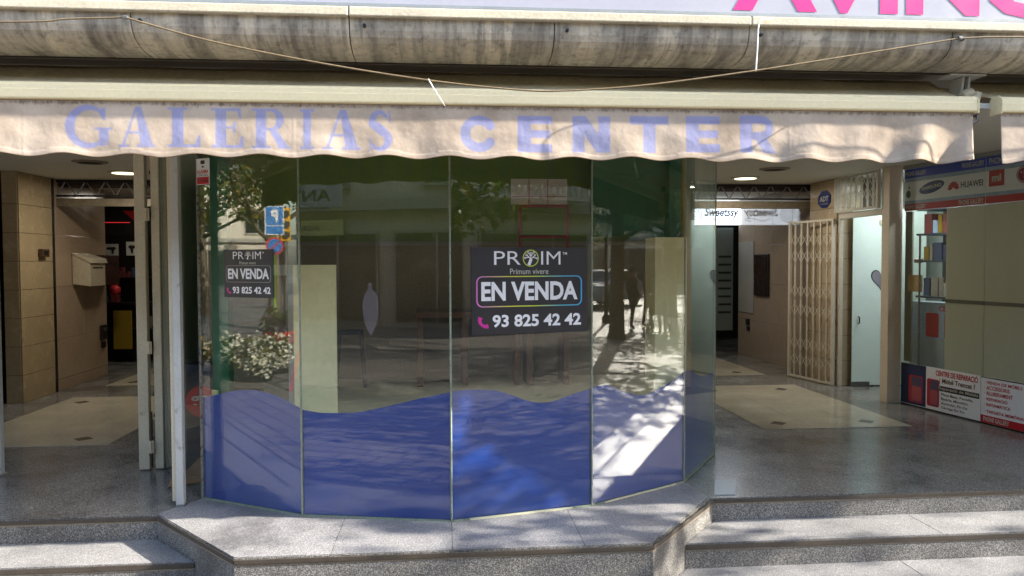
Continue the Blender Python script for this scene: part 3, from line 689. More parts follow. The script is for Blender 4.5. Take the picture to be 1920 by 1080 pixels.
# alarm sticker on the left edge of the glass
t = thing('alarm_plate', 'small white and red alarm plate high on the left corner of the glass', 'sign', (-1.42, 4.67, 2.25))
f = FP[1]; mb = MB(); f.box(mb, .000, .103, 2.253, 2.405, .0015, .0045); mb.build('plate', M_pwhite, t, .001)
mb = MB(); f.box(mb, .004, .099, 2.256, 2.298, .0046, .0052); mb.build('red_band', M_pred, t)
mb = MB(); text(mb, f, 'ALARMA', .006, .097, 2.318, 2.340, .0055, .02); mb.build('lettering', M_pred, t)
mb = MB(); text(mb, f, 'CONECTADA', .01, .093, 2.302, 2.314, .0055, .0); text(mb, f, 'CENTRAL', .012, .09, 2.268, 2.284, .006, .0); mb.build('small_lettering', M_pblack, t)
mb = MB(); f.poly(mb, rrect(.035, .068, 2.372, 2.394, .006), .005, .0056); f.poly(mb, [(.045, 2.352), (.06, 2.352), (.06, 2.362), (.045, 2.362)], .005, .0056); mb.build('pictogram', M_pblack, t)
one(MB().obox(FP[1].p(.055, 1.0, -.03), FP[1].u*.045, FP[1].n*-.012, Vector((0, 0, .05))).build('paper_tag', M_strawy, None, .001), 'small yellowed paper tag hanging at the white frame', 'tag')

# for-sale posters
def sale(fr, s0, s1, z0, z1, label, ring_cols):
    t = thing('for_sale_poster', label, 'poster', fr.p((s0+s1)/2, z0))
    w = s1-s0; h = z1-z0
    X = lambda a: s0+a*w
    Zz = lambda a: z1-a*h
    mb = MB(); fr.box(mb, s0, s1, z0, z1, .0012, .0032); mb.build('sheet', M_pblack, t, .0005)
    n = .0038
    mb = MB()
    text(mb, fr, 'PR', X(.19), X(.415), Zz(.20), Zz(.045), n, -.004)
    mb.build('logo_lettering', M_pwhite, t); mb = MB()
    text(mb, fr, 'IM', X(.592), X(.762), Zz(.20), Zz(.045), n, -.004)
    mb.build('logo_lettering', M_pwhite, t); mb = MB()
    text(mb, fr, 'TM', X(.78), X(.82), Zz(.085), Zz(.055), n, .01)
    mb.build('trademark', M_pwhite, t)
    mb = MB(); text(mb, fr, 'Primum vivere', X(.325), X(.655), Zz(.31), Zz(.245), n, 0); mb.build('motto', M_pdim, t)
    mb = MB(); text(mb, fr, 'EN VENDA', X(.082), X(.915), Zz(.615), Zz(.395), n, .035); mb.build('headline', M_pwhite, t)
    mb = MB(); text(mb, fr, '93 825 42 42', X(.175), X(.945), Zz(.92), Zz(.775), n, .03); mb.build('phone_number', M_pwhite, t)
    G = grad('rainbow_line_'+str(len(MATS)), ring_cols, fr, X(.04), X(.96))
    ou = rrect(X(.04), X(.955), Zz(.685), Zz(.33), .05*w); inn = rrect(X(.052), X(.943), Zz(.673), Zz(.342), .042*w)
    mb = MB(); ring(mb, fr, ou, inn, n)
    cx, cz, r = X(.502), Zz(.125), .066*w
    ring(mb, fr, circ(cx, cz, r*1.05, r*1.05, 30), circ(cx, cz, r*.93, r*.93, 30), n)
    mb.build('rainbow_frame', G, t)
    mb = MB()
    def br_(a, b, wd):
        a = Vector((a[0], a[1])); b = Vector((b[0], b[1])); d = (b-a).normalized(); e = Vector((-d.y, d.x))*wd
        mb.add([fr.p(cx+q.x*r, cz+q.y*r, n+.0002) for q in (a+e, a-e, b-e, b+e)], [(0, 1, 2, 3)])
    br_((-.25, -.85), (.05, -.1), .2); br_((.0, -.2), (.0, .55), .06); br_((.02, -.1), (-.5, .35), .06); br_((.02, -.1), (.5, .3), .06); br_((-.25, .1), (-.7, .05), .05); br_((.25, .1), (.75, 0), .05); br_((.0, .2), (.35, .65), .05); br_((0, .2), (-.3, .65), .05)
    for q in ((0, .62), (-.56, .4), (.56, .36), (-.75, .03), (.8, -.02), (.38, .7), (-.33, .7)):
        ring(mb, fr, circ(cx+q[0]*r, cz+q[1]*r, .14*r, .14*r, 10), circ(cx+q[0]*r, cz+q[1]*r, .07*r, .07*r, 10), n+.0003)
    mb.build('tree_logo', M_pwhite, t)
    mb = MB(); px, pz, q = X(.062), Zz(.795), .0
    arcp = [(X(.075), Zz(.80)), (X(.068), Zz(.84)), (X(.085), Zz(.885)), (X(.115), Zz(.905)), (X(.14), Zz(.90))]
    sp = spline(arcp, 4); wd = [.011*w+.012*w*abs(i/(len(sp)-1)-.5)*1.2 for i in range(len(sp))]
    for i in range(len(sp)-1):
        (ax, az), (bx, bz) = sp[i], sp[i+1]; d = Vector((bx-ax, bz-az)).normalized(); e = (-d.y, d.x)
        mb.add([fr.p(ax+e[0]*wd[i], az+e[1]*wd[i], n), fr.p(ax-e[0]*wd[i], az-e[1]*wd[i], n), fr.p(bx-e[0]*wd[i+1], bz-e[1]*wd[i+1], n), fr.p(bx+e[0]*wd[i+1], bz+e[1]*wd[i+1], n)], [(0, 1, 2, 3)])
    mb.build('handset_symbol', M_mag, t)
RB = [(0.0, C('d06fc0')), (.3, C('d8d24a')), (.55, C('c8d84a')), (.8, C('58b8d0')), (1.0, C('4aa8d8'))]
sale(FP[3], .115, .791, 1.405, 1.878, 'large black for-sale poster on the third glass pane', RB)
sale(FP[1], .204, .571, 1.602, 1.874, 'small black for-sale poster on the left glass pane', [(0.0, C('8a7a86')), (.5, C('8a8a76')), (.99, C('7a8a90')), (1.0, C('7a8a90'))])

# ================================================================== LEFT GATE
t = thing('gate_post', 'chipped white metal gate post standing left of the kiosk', 'post', (-1.52, 4.57, PL))
MB().box(-1.545, -1.502, 4.55, 4.60, PL+.004, CE-.005).build('post', M_white, t, .004)
MB().box(-1.567, -1.5455, 4.56, 4.575, PL+.03, CE-.005).build('flange', M_cream, t, .002)
MB().box(-1.535, -1.490, 4.525, 4.60, PL+.0005, PL+.012).build('foot', M_steel, t, .003)
t = thing('folded_gate', 'two cream metal gate stiles folded together with hinges, left of the post', 'gate', (-1.98, 5.4, PL))
for x0, x1, y, zb in ((-2.055, -1.985, 5.36, PL+.008), (-1.955, -1.90, 5.38, PL+.008)):
    MB().box(x0, x1, y, y+.05, zb, CE-.004).build('stile', M_cream, t, .005)
for z in (.52, 1.19, 2.08):
    h = MB().box(-1.988, -1.955, 5.352, 5.359, z, z+.085).build('hinge', M_cream, t, .002)
    MB().tube([(-1.971, 5.35, z), (-1.971, 5.35, z+.085)], .007, 8).build('hinge_pin', M_cream, h)
MB().tube([(-1.97, 5.37, PL+.02), (-1.97, 5.37, .80)], .006, 8).build('bolt_rod', M_black, t)
for k in range(14):
    z = PL+.2+k*.15
    MB().obox((-1.975, 5.42, z), (.03, .02, .07), (0, .02, 0), (-.002, 0, .012)).build('lattice_strip', M_black, t)
t = thing('gate_post', 'white gate post cut off by the left edge of the picture', 'post', (-2.945, 5.35, PL))
MB().box(-2.975, -2.917, 5.325, 5.375, PL+.012, CE-.005).build('post', M_white, t, .006)
MB().box(-2.985, -2.907, 5.315, 5.385, PL+.0005, PL+.0115).build('foot', M_steel, t, .003)

# ================================================================== CEILING FITTINGS
def ceil_lamp(x, y, label, col, en=4):
    t = thing('ceiling_lamp', label, 'lamp', (x, y, CE), 'round ceiling lamps of the corridors')
    MB().lathe((x, y, CE-.012), [(.135, .0), (.15, .004), (.15, .0115)], 32).build('trim_ring', M_white, t)
    MB().lathe((x, y, CE-.0165), [(.05, 0), (.115, .001), (.118, .004)], 32).build('diffuser', emis('lamp_glow_'+str(len(MATS)), col, .5), t)
    l = bpy.data.lights.new('lamp_light', 'AREA'); l.shape = 'DISK'; l.size = .22; l.energy = en; l.color = (1, .92, .8)
    lo = bpy.data.objects.new('lamp_light', l); COL.objects.link(lo); lo.parent = t; lo.location = (0, 0, -.03)
ceil_lamp(-3.2, 8.13, 'lit round ceiling lamp in the left corridor', (1, .93, .55, 1))
ceil_lamp(3.3, 8.27, 'lit round ceiling lamp in the right corridor', (1, .93, .7, 1))
ceil_lamp(-3.6, 10.9, 'small far lit ceiling lamp deep in the left corridor', (1, .97, .9, 1), 1.5)
ceil_lamp(3.2, 10.7, 'small far lit ceiling lamp deep in the right corridor', (1, .97, .9, 1), 1.5)
for x, y, lab in ((-3.17, 7.3, 'unlit dull round ceiling vent in the left corridor'), (3.27, 7.45, 'unlit dull round ceiling vent in the right corridor')):
    t = thing('ceiling_vent', lab, 'vent', (x, y, CE), 'dull ceiling vents of the corridors')
    MB().lathe((x, y, CE-.014), [(.12, 0), (.145, .006), (.15, .0135)], 32).build('rim', mat('vent_paint', C('8a8073'), .6) if 'vent_paint' not in MATS else MATS['vent_paint'], t)
    MB().lathe((x, y, CE-.018), [(.02, 0), (.10, .002), (.10, .0035)], 32).build('grille', M_grout, t)

# roll-up lattice grilles across the corridors
def grille(x0, x1, y, label):
    t = thing('roll_up_grille', label, 'grille', ((x0+x1)/2, y, 2.42), 'roll-up grilles')
    MB().box(x0, x1, y+.03, y+.20, 2.64, CE-.003).build('drum', M_grout, t)
    for z in (2.525, 2.685): MB().box(x0, x1, y-.01, y+.01, z, z+.02).build('rail', M_black, t)
    MB().box(x0, x1, y-.015, y+.015, 2.42, 2.505).build('bottom_rail', mat('grille_rail', C('80745f'), .5, .2, .3, 12) if 'grille_rail' not in MATS else MATS['grille_rail'], t, .003)
    n = int((x1-x0)/.2)
    for i in range(n):
        a = x0+(x1-x0)*i/n; w = (x1-x0)/n
        MB().tube([(a+.01, y, 2.548), (a+w*.45, y-.008, 2.68)], .007, 6).build('lattice_strip', M_steel, t)
        MB().tube([(a+w*.55, y-.008, 2.68), (a+w-.01, y, 2.548)], .007, 6).build('lattice_strip', M_steel, t)
grille(-4.205, -1.93, 8.86, 'rolled up lattice grille across the left corridor')
grille(1.95, 4.395, 8.96, 'rolled up lattice grille across the right corridor')

# ================================================================== LEFT CORRIDOR THINGS
fL = Fr((-4.2, 7.0), (-4.2, 11))
t = thing('wall_box', 'small brown box on the tiled pier of the left corridor', 'box', (-4.2, 8.5, 1.86))
mb = MB(); fL.box(mb, 1.43, 1.57, 1.865, 1.95, .002, .05); mb.build('case', mat('brown_case', C('4a3520'), .5), t, .006)
mb = MB(); fL.box(mb, 1.46, 1.54, 1.885, 1.93, .0505, .054); mb.build('cover', M_black, t, .002)
M_mbx = mat('mailbox_paint', C('b3a78e'), .45, 0, .15, 8, 60, .05, dirt=(C('6a5a44'), 9, .62))
t = thing('mailbox', 'cream metal mailbox with sloped lid on the left corridor wall', 'mailbox', (-4.2, 9.3, 1.53))
mb = MB(); P = [(0.003, 1.56), (.20, 1.535), (.20, 1.83), (.003, 1.90)]
mb.prism(P, lambda q: fL.p(2.16, q[1], q[0]), lambda q: fL.p(2.55, q[1], q[0])); mb.build('body', M_mbx, t, .006)
mb = MB(); mb.prism([(.205, 1.80), (.225, 1.80), (.21, 1.85), (.003, 1.92), (.003, 1.903)], lambda q: fL.p(2.15, q[1], q[0]), lambda q: fL.p(2.56, q[1], q[0])); mb.build('lid', M_mbx, t, .003)
mb = MB(); fL.box(mb, 2.22, 2.48, 1.74, 1.755, .2005, .203); mb.build('slot', M_black, t)
t = thing('mailbox', 'dark brown mailbox beside the cream one', 'mailbox', (-4.2, 9.8, 1.53))
mb = MB(); fL.box(mb, 2.60, 3.02, 1.53, 1.895, .003, .17); mb.build('body', mat('dark_brown_metal', C('3a2018'), .4), t, .006)
mb = MB(); fL.box(mb, 2.66, 2.96, 1.78, 1.80, .1705, .174); mb.build('slot', M_black, t)
t = thing('intercom', 'black intercom plate low on the left corridor wall', 'intercom', (-4.2, 9.9, .83))
mb = MB(); fL.box(mb, 2.83, 3.0, .86, 1.04, .002, .03); mb.build('plate', M_black, t, .004)
mb = MB(); fL.box(mb, 2.86, 2.96, .76, .83, .002, .02); mb.build('socket', M_black, t, .003)
mb = MB(); fL.box(mb, 2.87, 2.96, .97, 1.01, .0305, .033); mb.build('button', M_steel, t)
# shop goods at the end
one(MB().box(-4.52, -4.28, 11.0, 11.03, .62, 1.145).build('yellow_board', M_yell, None, .003), 'yellow upright board in the dark shop at the end of the left corridor', 'board')
def dryer_poster(x0, x1, z0, z1, label, flip):
    t = thing('poster', label, 'poster', ((x0+x1)/2, 11.2, z0), 'hair dryer posters'); fr = Fr((x0, 11.2), (x1, 11.2)); w = x1-x0; h = z1-z0
    mb = MB(); fr.box(mb, 0, w, z0, z1, 0, .004); mb.build('sheet', M_pdim, t)
    k = lambda a: w*(1-a) if flip else w*a
    mb = MB(); pts = [(.1, .62), (.2, .72), (.75, .75), (.85, .6), (.7, .5), (.62, .15), (.5, .15), (.48, .5), (.2, .52)]
    fr.poly(mb, [(k(a), z0+b*h) for a, b in pts], .005, .006); mb.build('hair_dryer_print', M_pblack, t)
dryer_poster(-4.69, -4.51, 1.90, 2.065, 'white poster of a hair dryer, the left of two in the dark shop', False)
dryer_poster(-4.405, -4.225, 1.905, 2.095, 'white poster of a hair dryer, the right of two in the dark shop', True)
one(MB().lathe((-4.53, 11.1, 1.36), [(.02, 0), (.07, .03), (.075, .10), (.03, .14)], 14).build('red_bag', M_red, None, 0, True), 'small red rounded bag hanging in the dark shop', 'bag')
one(MB().box(-4.8, -4.35, 11.19, 11.2, 2.358, 2.367).build('neon_strip', emis('red_neon', (1, .04, .05, 1), .1)), 'red glowing strip above the hair dryer posters', 'neon strip')
one(MB().prism([(-4.36, 2.51), (-4.05, 2.51), (-4.05, 2.24)], lambda p: (p[0], 10.98, p[1]), lambda p: (p[0], 11.0, p[1])).build('red_banner', M_red), 'red triangular banner in the shop at the end of the left corridor', 'banner')
t = thing('shelf_unit', 'dark shelf of small boxed goods under the hair dryer posters', 'shelf', (-4.3, 11.4, PL))
MB().box(-5.4, -2.6, 11.25, 11.55, 1.22, 1.25).build('shelf', M_black, t); MB().box(-5.4, -2.6, 11.25, 11.55, .85, .88).build('shelf', M_black, t); MB().box(-5.4, -2.6, 11.25, 11.55, 1.58, 1.60).build('shelf', M_black, t)
MB().box(-5.4, -2.6, 11.56, 11.58, PL, 2.2).build('back', M_black, t)
cols = [mat('carton_'+str(i), c, .5) for i, c in enumerate((C('6e6a66'), C('3b4a6a'), C('7a3a36'), C('9a968c'), C('2b2b30')))]
rg = random.Random(3)
for k in range(46):
    z = rg.choice((.8805, 1.2505, 1.6005)); x = -5.3+k*.058; w = rg.uniform(.03, .05); h = rg.uniform(.06, .2)
    MB().box(x, x+w, 11.28, 11.40, z, z+h).build('carton', rg.choice(cols), t)
# far left shop window
t = thing('shop_window', 'narrow strip of shop glass at the far left edge beside the tiled pier', 'shop window', (-6, 8.12, PL))
MB().box(-7.5, -4.405, 8.14, 8.152, PL+.02, CE-.01).build('pane', M_glassc, t)
MB().box(-4.40, -4.365, 8.10, 8.16, PL+.002, CE-.004).build('frame', mat('bronze_frame', C('4a4034'), .4, .3), t, .003)
t = thing('vase', 'red vase with dark flower in the shop at the far left', 'vase', (-4.62, 8.9, 1.30))
MB().lathe((-4.62, 8.9, 1.28), [(.05, 0), (.10, .08), (.11, .25), (.06, .36), (.07, .40)], 18).build('body', M_red, t, 0, True)
MB().tube([(-4.62, 8.9, 1.66), (-4.60, 8.9, 1.92), (-4.56, 8.88, 1.99)], .012, 6).lathe((-4.57, 8.88, 1.95), [(.01, 0), (.06, .02), (.03, .06)], 8).build('flower', M_black, t)
MB().box(-5.2, -4.5, 8.75, 9.1, PL+.001, 1.28).build('pedestal', mat('grey_pedestal', C('4b5152'), .5), t, .005)

# ================================================================== RIGHT CORRIDOR THINGS
t = thing('lit_sign', 'backlit white shop sign with dark script lettering in the right corridor', 'sign', (4.1, 11.3, 2.35))
MB().box(3.55, 4.445, 11.30, 11.42, 2.345, 2.655).build('light_box', emis('lightbox_glow', (.80, .90, 1, 1), .75), t, .004)
fw = Fr((3.55, 11.30), (4.445, 11.30)); mb = MB(); text(mb, fw, 'Sweetssy', .33, .86, 2.43, 2.60, .004, .03, .25); mb.build('lettering', M_pnavy, t)
mb = MB(); sp = spline([(.45, 2.44), (.55, 2.40), (.66, 2.42), (.76, 2.44), (.84, 2.42), (.80, 2.40), (.74, 2.40)], 6)
for a, b in zip(sp, sp[1:]): mb.add([fw.p(a[0], a[1]-.004, .004), fw.p(b[0], b[1]-.004, .004), fw.p(b[0], b[1]+.004, .004), fw.p(a[0], a[1]+.004, .004)], [(0, 1, 2, 3)])
for r in (.12, .085, .05): ring(mb, fw, circ(.17, 2.50, r), circ(.17, 2.50, r-.008), .004)
mb.build('flourish', M_pnavy, t)
t = thing('menu_panel', 'grey menu panel with dark lines below the backlit sign', 'panel', (4.1, 11.35, PL))
MB().box(3.2, 4.35, 11.36, 11.38, .75, 2.30).build('sheet', mat('menu_grey', C('5b6563'), .4), t)
for k in range(8): MB().box(4.12, 4.32, 11.355, 11.359, 1.85-k*.12, 1.88-k*.12).build('text_line', M_black, t)
fr_ = Fr((4.447, 11.4), (4.447, 8.96))
one(fr_.box(MB(), .05, .60, 1.04, 2.08, .001, .012).build('white_poster', mat('grey_white_poster', C('9b9a98'), .4), None, .001), 'plain greyish white poster on the right corridor wall', 'poster')
t = thing('wall_picture', 'dark framed picture on the polished right corridor wall', 'picture', (4.44, 10.6, 1.3))
mb = MB(); fr_.box(mb, .66, 1.14, 1.305, 1.89, .001, .03); pf = mb.build('frame', M_black, t, .004)
mb = MB(); fr_.box(mb, .69, 1.11, 1.335, 1.86, .0305, .034); mb.build('image', mat('dark_red_picture', C('2c1a18'), .25, 0, .4, 6), t)
t = thing('wall_switch', 'black socket plate low on the right corridor wall', 'socket', (4.44, 10.9, .78))
mb = MB(); fr_.box(mb, .34, .46, .86, .95, .001, .02); mb.build('plate', M_black, t, .003)
mb = MB(); fr_.box(mb, .38, .47, .78, .84, .001, .02); mb.build('socket', M_black, t, .003)
# octagonal alarm sign
f = Fr((4.345, 8.90), (4.345, 8.27)); t = thing('alarm_sign', 'dark blue octagonal alarm sign on the tiled pier of the right corridor', 'sign', (4.34, 8.5, 2.42))
oc = lambda r: [(.36+r*1.5*math.cos(R(22.5+45*i)), 2.50+r*math.sin(R(22.5+45*i))) for i in range(8)]
mb = MB(); f.poly(mb, oc(.105), .001, .006); mb.build('plate', M_pnavy, t)
mb = MB(); text(mb, f, 'ADT', .26, .46, 2.475, 2.535, .0075, .03); text(mb, f, 'ALARMA', .27, .45, 2.44, 2.455, .0075, 0); mb.build('lettering', M_pdim, t)
# scissor gate folded against the pier
def scissor(f, s0, s1, z0, z1, nb, parent, name_bar='bar', lat=(), mt=M_cream):
    for s in (s0, s1-.03):
        mb = MB(); f.box(mb, s, s+.03, z0, z1, .02, .055); mb.build('stile', mt, parent, .003)
    for z in (z0, z1-.025):
        mb = MB(); f.box(mb, s0+.03, s1-.03, z, z+.025, .022, .05); mb.build('rail', mt, parent, .003)
    st = (s1-s0)/(nb+1)
    for i in range(nb):
        s = s0+st*(i+1); mb = MB(); f.box(mb, s-.010, s+.010, z0+.026, z1-.026, .030, .046); mb.build(name_bar, mt, parent, .002)
    for z in lat:
        for i in range(nb+1):
            a = s0+st*i; b = a+st
            for d in (1, -1):
                p, q = f.p(a, z-d*.075, .051 if d > 0 else .0275), f.p(b, z+d*.075, .051 if d > 0 else .0275)
                MB().obox(p, q-p, f.n*.003, Vector((0, 0, .011))).build('lattice_strip', mt, parent)
t = thing('scissor_gate', 'cream scissor gate folded open against the right corridor wall', 'gate', (4.25, 8.6, PL))
fg = Fr((4.187, 9.02), (4.341, 8.236)); M_gate = mat('cream_gate_paint', C('c8c0b0'), .45, 0, .1, 6, 60)
scissor(fg, 0.0, .80, PL+.01, 2.265, 6, t, 'bar', (2.02, 1.83, 1.42, 1.20, .80, .60), M_gate)
MB().box(4.352, 4.388, 8.19, 8.225, PL+.002, 2.30).build('hinge_post', M_gate, t, .003)
for z in (.65, 1.3, 2.1): MB().tube([(4.347, 8.205, z), (4.347, 8.205, z+.09)], .009, 8).build('hinge', M_gate, t)
# transom grille over the shop door
t = thing('transom_grille', 'barred cream transom grille above the glass door of the right corridor', 'grille', (4.34, 7.7, 2.30))
ft = Fr((4.335, 8.20), (4.335, 7.34)); MB().box(4.33, 4.39, 7.335, 8.185, 2.255, 2.318).build('lintel', M_gate, t, .003)
scissor(ft, .0, .86, 2.32, CE-.012, 7, t, 'bar', (2.45, 2.58), M_gate)
MB().box(4.40, 4.41, 7.34, 8.19, 2.33, CE-.01).build('backing_pane', M_glassc, t)
# open frosted glass door
t = thing('glass_door', 'pale frosted glass door standing open behind the folded gate', 'door', (4.7, 8.19, PL))
MB().box(4.495, 5.35, 8.185, 8.195, PL+.012, 2.37).build('leaf', M_frost, t, .002)
MB().box(4.485, 4.70, 8.175, 8.205, PL+.002, PL+.055).build('patch_fitting', M_steel, t, .003)
MB().box(4.80, 4.86, 8.172, 8.184, 2.19, 2.25).build('closer', M_cream, t, .003)
MB().tube([(4.56, 8.17, 1.10), (4.56, 8.15, 1.11), (4.56, 8.15, 1.17), (4.56, 8.17, 1.18)], .007, 8).build('handle', M_black, t)
f = Fr((4.495, 8.185), (5.35, 8.185))
hp = [(x*.085+.325, z*.085+1.60) for x, z in [(16*math.sin(a)**3/16, (13*math.cos(a)-5*math.cos(2*a)-2*math.cos(3*a)-math.cos(4*a))/16) for a in [2*math.pi*i/28 for i in range(28)]]]
t = thing('heart_sticker', 'grey heart-shaped sticker on the frosted glass door', 'sticker', (4.83, 8.18, 1.5))
mb = MB(); f.poly(mb, [(x, z) for x, z in [(.325+(x-.325)*1.35, 1.60+(z-1.60)*1.5) for x, z in hp]], .0008, .0014); mb.build('heart', mat('sticker_grey', C('8a8890'), .5), t)
mb = MB(); ring(mb, f, [(.325+(x-.325)*1.35, 1.60+(z-1.60)*1.5) for x, z in hp], [(.325+(x-.325)*1.2, 1.60+(z-1.60)*1.35) for x, z in hp], .002); mb.build('outline', M_pblack, t)

# ================================================================== PHONE SHOP FRONT (right)
PO = (4.46, 7.18); PE = (4.86, 4.38); F5 = Fr(PO, PE)
P = thing('phone_shop_front', 'glazed phone shop front with logo fascia and repair adverts on the right', 'shop front', (4.6, 6.2, PL))
SP = .958; PW2 = 2.2
def fp(name, m, s0, s1, z0, z1, n0, n1, parent=P, bevel=0, label=None):
    mb = MB(); F5.box(mb, s0, s1, z0, z1, n0, n1); return mb.build(name, m, parent, bevel, label=label)
# upper fascia boards (two), lower boards (two), blank grey panels, rail, sliding door pane
for s0, s1 in ((.004, SP-.003), (SP+.003, PW2)):
    fp('fascia_board', M_pwhite, s0, s1, 2.275, 2.676, -.02, -.002)
    fp('blue_band', M_pblue, s0, s1, 2.588, 2.674, -.002, .0)
    fp('red_band', M_pred, s0, s1, 2.279, 2.340, -.002, .0)
    fp('cloud_band', M_skybl, s0, s1, 2.552, 2.5875, -.002, -.0008)
    fp('cloud_band', M_skybl, s0, s1, 2.3405, 2.372, -.002, -.0008)
    fp('fascia_glass', M_glassc, s0, s1, 2.279, 2.676, .004, .010)
fp('top_rail', M_alu, -.0, PW2, 2.678, CE-.003, -.02, .02)
fp('grey_panel', M_grey, .53, SP-.004, .80, 2.272, -.025, -.006)
fp('grey_panel', M_grey, SP+.004, PW2, .80, 2.272, -.025, -.006)
fp('panel_rail', mat('panel_rail', C('6c6b60'), .4), .531, SP-.004, 1.415, 1.447, -.0055, .001)
fp('panel_rail', MATS['panel_rail'], SP+.004, PW2, 1.415, 1.447, -.0055, .001)
fp('front_pane', M_glassc, .53, SP-.002, .81, 2.27, .003, .010); fp('front_pane', M_glassc, SP+.002, PW2, .81, 2.27, .003, .010)
fp('door_pane', M_glassc, .02, .527, .42, 2.27, -.012, -.002)
fp('jamb', mat('olive_jamb', C('8b8874'), .4), .004, .095, .82, 2.272, -.03, -.014)
hd = fp('door_handle', M_steel, .228, .243, .80, 2.04, .012, .026, bevel=.003)
fp('lock', M_steel, .165, .265, 1.775, 1.815, .004, .024, bevel=.004)
lb = fp('repair_board', M_pwhite, .004, SP-.003, .415, .808, .0105, .0145, label='lower advert board about phone repair')
fp('blue_print', mat('night_blue_print', C('28325f'), .4, 0, .5, 9), .005, .33, .42, .806, .0146, .0152, lb)
lb2 = fp('service_board', M_pwhite, SP+.003, PW2, .415, .795, .0105, .0145, label='lower advert board listing services in red')
fp('red_strip', M_pred, SP+.004, PW2, .416, .478, .0146, .0152, lb2)
fp('sill', M_black, .0, PW2, PL+.001, .414, -.02, .012)
def ptext(s, s0, s1, z0, z1, m, parent=P, n=.0162, bold=.02, slope=0):
    mb = MB(); text(mb, F5, s, s0, s1, z0, z1, n, bold, 0, 1, slope); return mb.build('lettering', m, parent)
ptext('PHONE GALLERY', .012, .28, 2.608, 2.65, M_pdim, n=.0005, bold=.03)
ptext('PHONE GALLERY', .70, .94, 2.608, 2.655, M_pdim, n=.0005, bold=.03)
ptext('PHONE GALLERY', .99, 1.36, 2.604, 2.66, M_pdim, n=.0005, bold=.03)
ptext('PHONE GALLERY', .02, .28, 2.290, 2.330, M_pdim, n=.0005, bold=.03)
ptext('PHONE GALLERY', .67, .94, 2.287, 2.332, M_pdim, n=.0005, bold=.03)
# logos on the fascia
mb = MB(); F5.poly(mb, circ(.052, 2.435, .03, .036, 20), -.0019, -.0006); F5.poly(mb, [(.052, 2.478), (.07, 2.495), (.068, 2.515), (.053, 2.50)], -.0019, -.0006); mb.build('logo', mat('logo_grey_green', C('4a5a48'), .5), P)
el = [(.345+x*math.cos(R(10))-z*math.sin(R(10)), 2.478+x*math.sin(R(10))+z*math.cos(R(10))) for x, z in circ(0, 0, .155, .052, 32)]
mb = MB(); F5.poly(mb, el, -.0019, -.0006); mb.build('logo', M_pnavy, P); ptext('SAMSUNG', .225, .465, 2.455, 2.488, M_pdim, n=.0003, bold=.03, slope=.02)
mb = MB()
for k in range(8):
    a = R(10+k*160/7); c = (.605, 2.435); dx, dz = math.cos(a), math.sin(a); q = (-dz, dx)
    pet = [(.012, 0), (.035, .013), (.058, .013), (.07, 0), (.058, -.010), (.035, -.011)]
    F5.poly(mb, [(c[0]+dx*r+q[0]*o, c[1]+dz*r*1.05+q[1]*o) for r, o in pet], -.0019, -.0008)
mb.build('logo', M_pred, P); ptext('HUAWEI', .69, .93, 2.438, 2.492, M_pblack, n=-.0003, bold=.015)
mb = MB(); F5.poly(mb, rrect(.99, 1.143, 2.42, 2.555, .008), -.0019, -.0006); mb.build('logo', mat('logo_orange_red', C('c03a3a'), .45), P); ptext('mi', 1.02, 1.115, 2.458, 2.52, M_pdim, n=.0003, bold=.05)
mb = MB(); F5.poly(mb, circ(1.335, 2.49, .075, .07, 28), -.0019, -.0006); mb.build('logo', mat('logo_crimson', C('a31040'), .45), P)
mb = MB(); ring(mb, F5, circ(1.335, 2.49, .068, .063), circ(1.335, 2.49, .060, .055), .0003); F5.poly(mb, [(1.33, 2.455), (1.36, 2.455), (1.36, 2.465), (1.342, 2.465), (1.342, 2.52), (1.33, 2.52)], -.0003, .0003); F5.poly(mb, circ(1.308, 2.508, .008), -.0003, .0003); mb.build('logo', M_pdim, P)
# adverts
ptext('CENTRE DE REPARACIÓ', .45, .93, .738, .80, M_pred, lb, bold=.03)
ptext('¿ Mòbil Trencat ?', .49, .90, .665, .722, M_wood, lb, bold=.02)
fp('black_strip', M_pblack, .478, .945, .603, .650, .0146, .0152, lb); ptext('Reparació de Mòbils', .488, .935, .610, .643, M_pdim, lb, .0158, .02)
for k, s in enumerate(('Placa Base, Pantalla,', 'Bateria, Micròfon,', 'Auricular, Pin De', 'Càrrega Etc Etc')):
    ptext(s, .52, (.88, .83, .82, .79)[k], .560-k*.040, .588-k*.040, M_pblack, lb, bold=.01)
for s0, s1 in ((.11, .29), (.345, .495)):
    mb = MB(); F5.poly(mb, rrect(s0, s1, .445, .70, .02), .0153, .0158); mb.build('phone_print', M_pred, lb)
    mb = MB(); F5.poly(mb, rrect(s0+.035, s1-.008, .455, .69, .015), .0159, .0163); mb.build('phone_screen', mat('phone_screen_print', C('5a4a6a'), .4) if 'phone_screen_print' not in MATS else MATS['phone_screen_print'], lb)
    mb = MB(); F5.poly(mb, rrect(s0+.045, s1-.018, .465, .60, .012), .0164, .0167); mb.build('phone_glow', mat('phone_glow_print', C('b8545a'), .4) if 'phone_glow_print' not in MATS else MATS['phone_glow_print'], lb)
for k, s in enumerate(('VENDA DE MÒBILS', 'ACCESSORIS', 'ALLIBERAMENT', 'REPARACIÓ', 'INFORMÀTICA', 'TARGETA MEMÒRIA')):
    ptext('· '+s, 1.0, 1.03+(.34, .22, .25, .20, .23, .36)[k], .748-k*.047-(.012 if k > 4 else 0), .780-k*.047-(.012 if k > 4 else 0), M_pred, lb2, bold=.02)
ptext('PHONE GALLERY', .99, 1.25, .428, .468, M_pdim, lb2, .0158, .03)
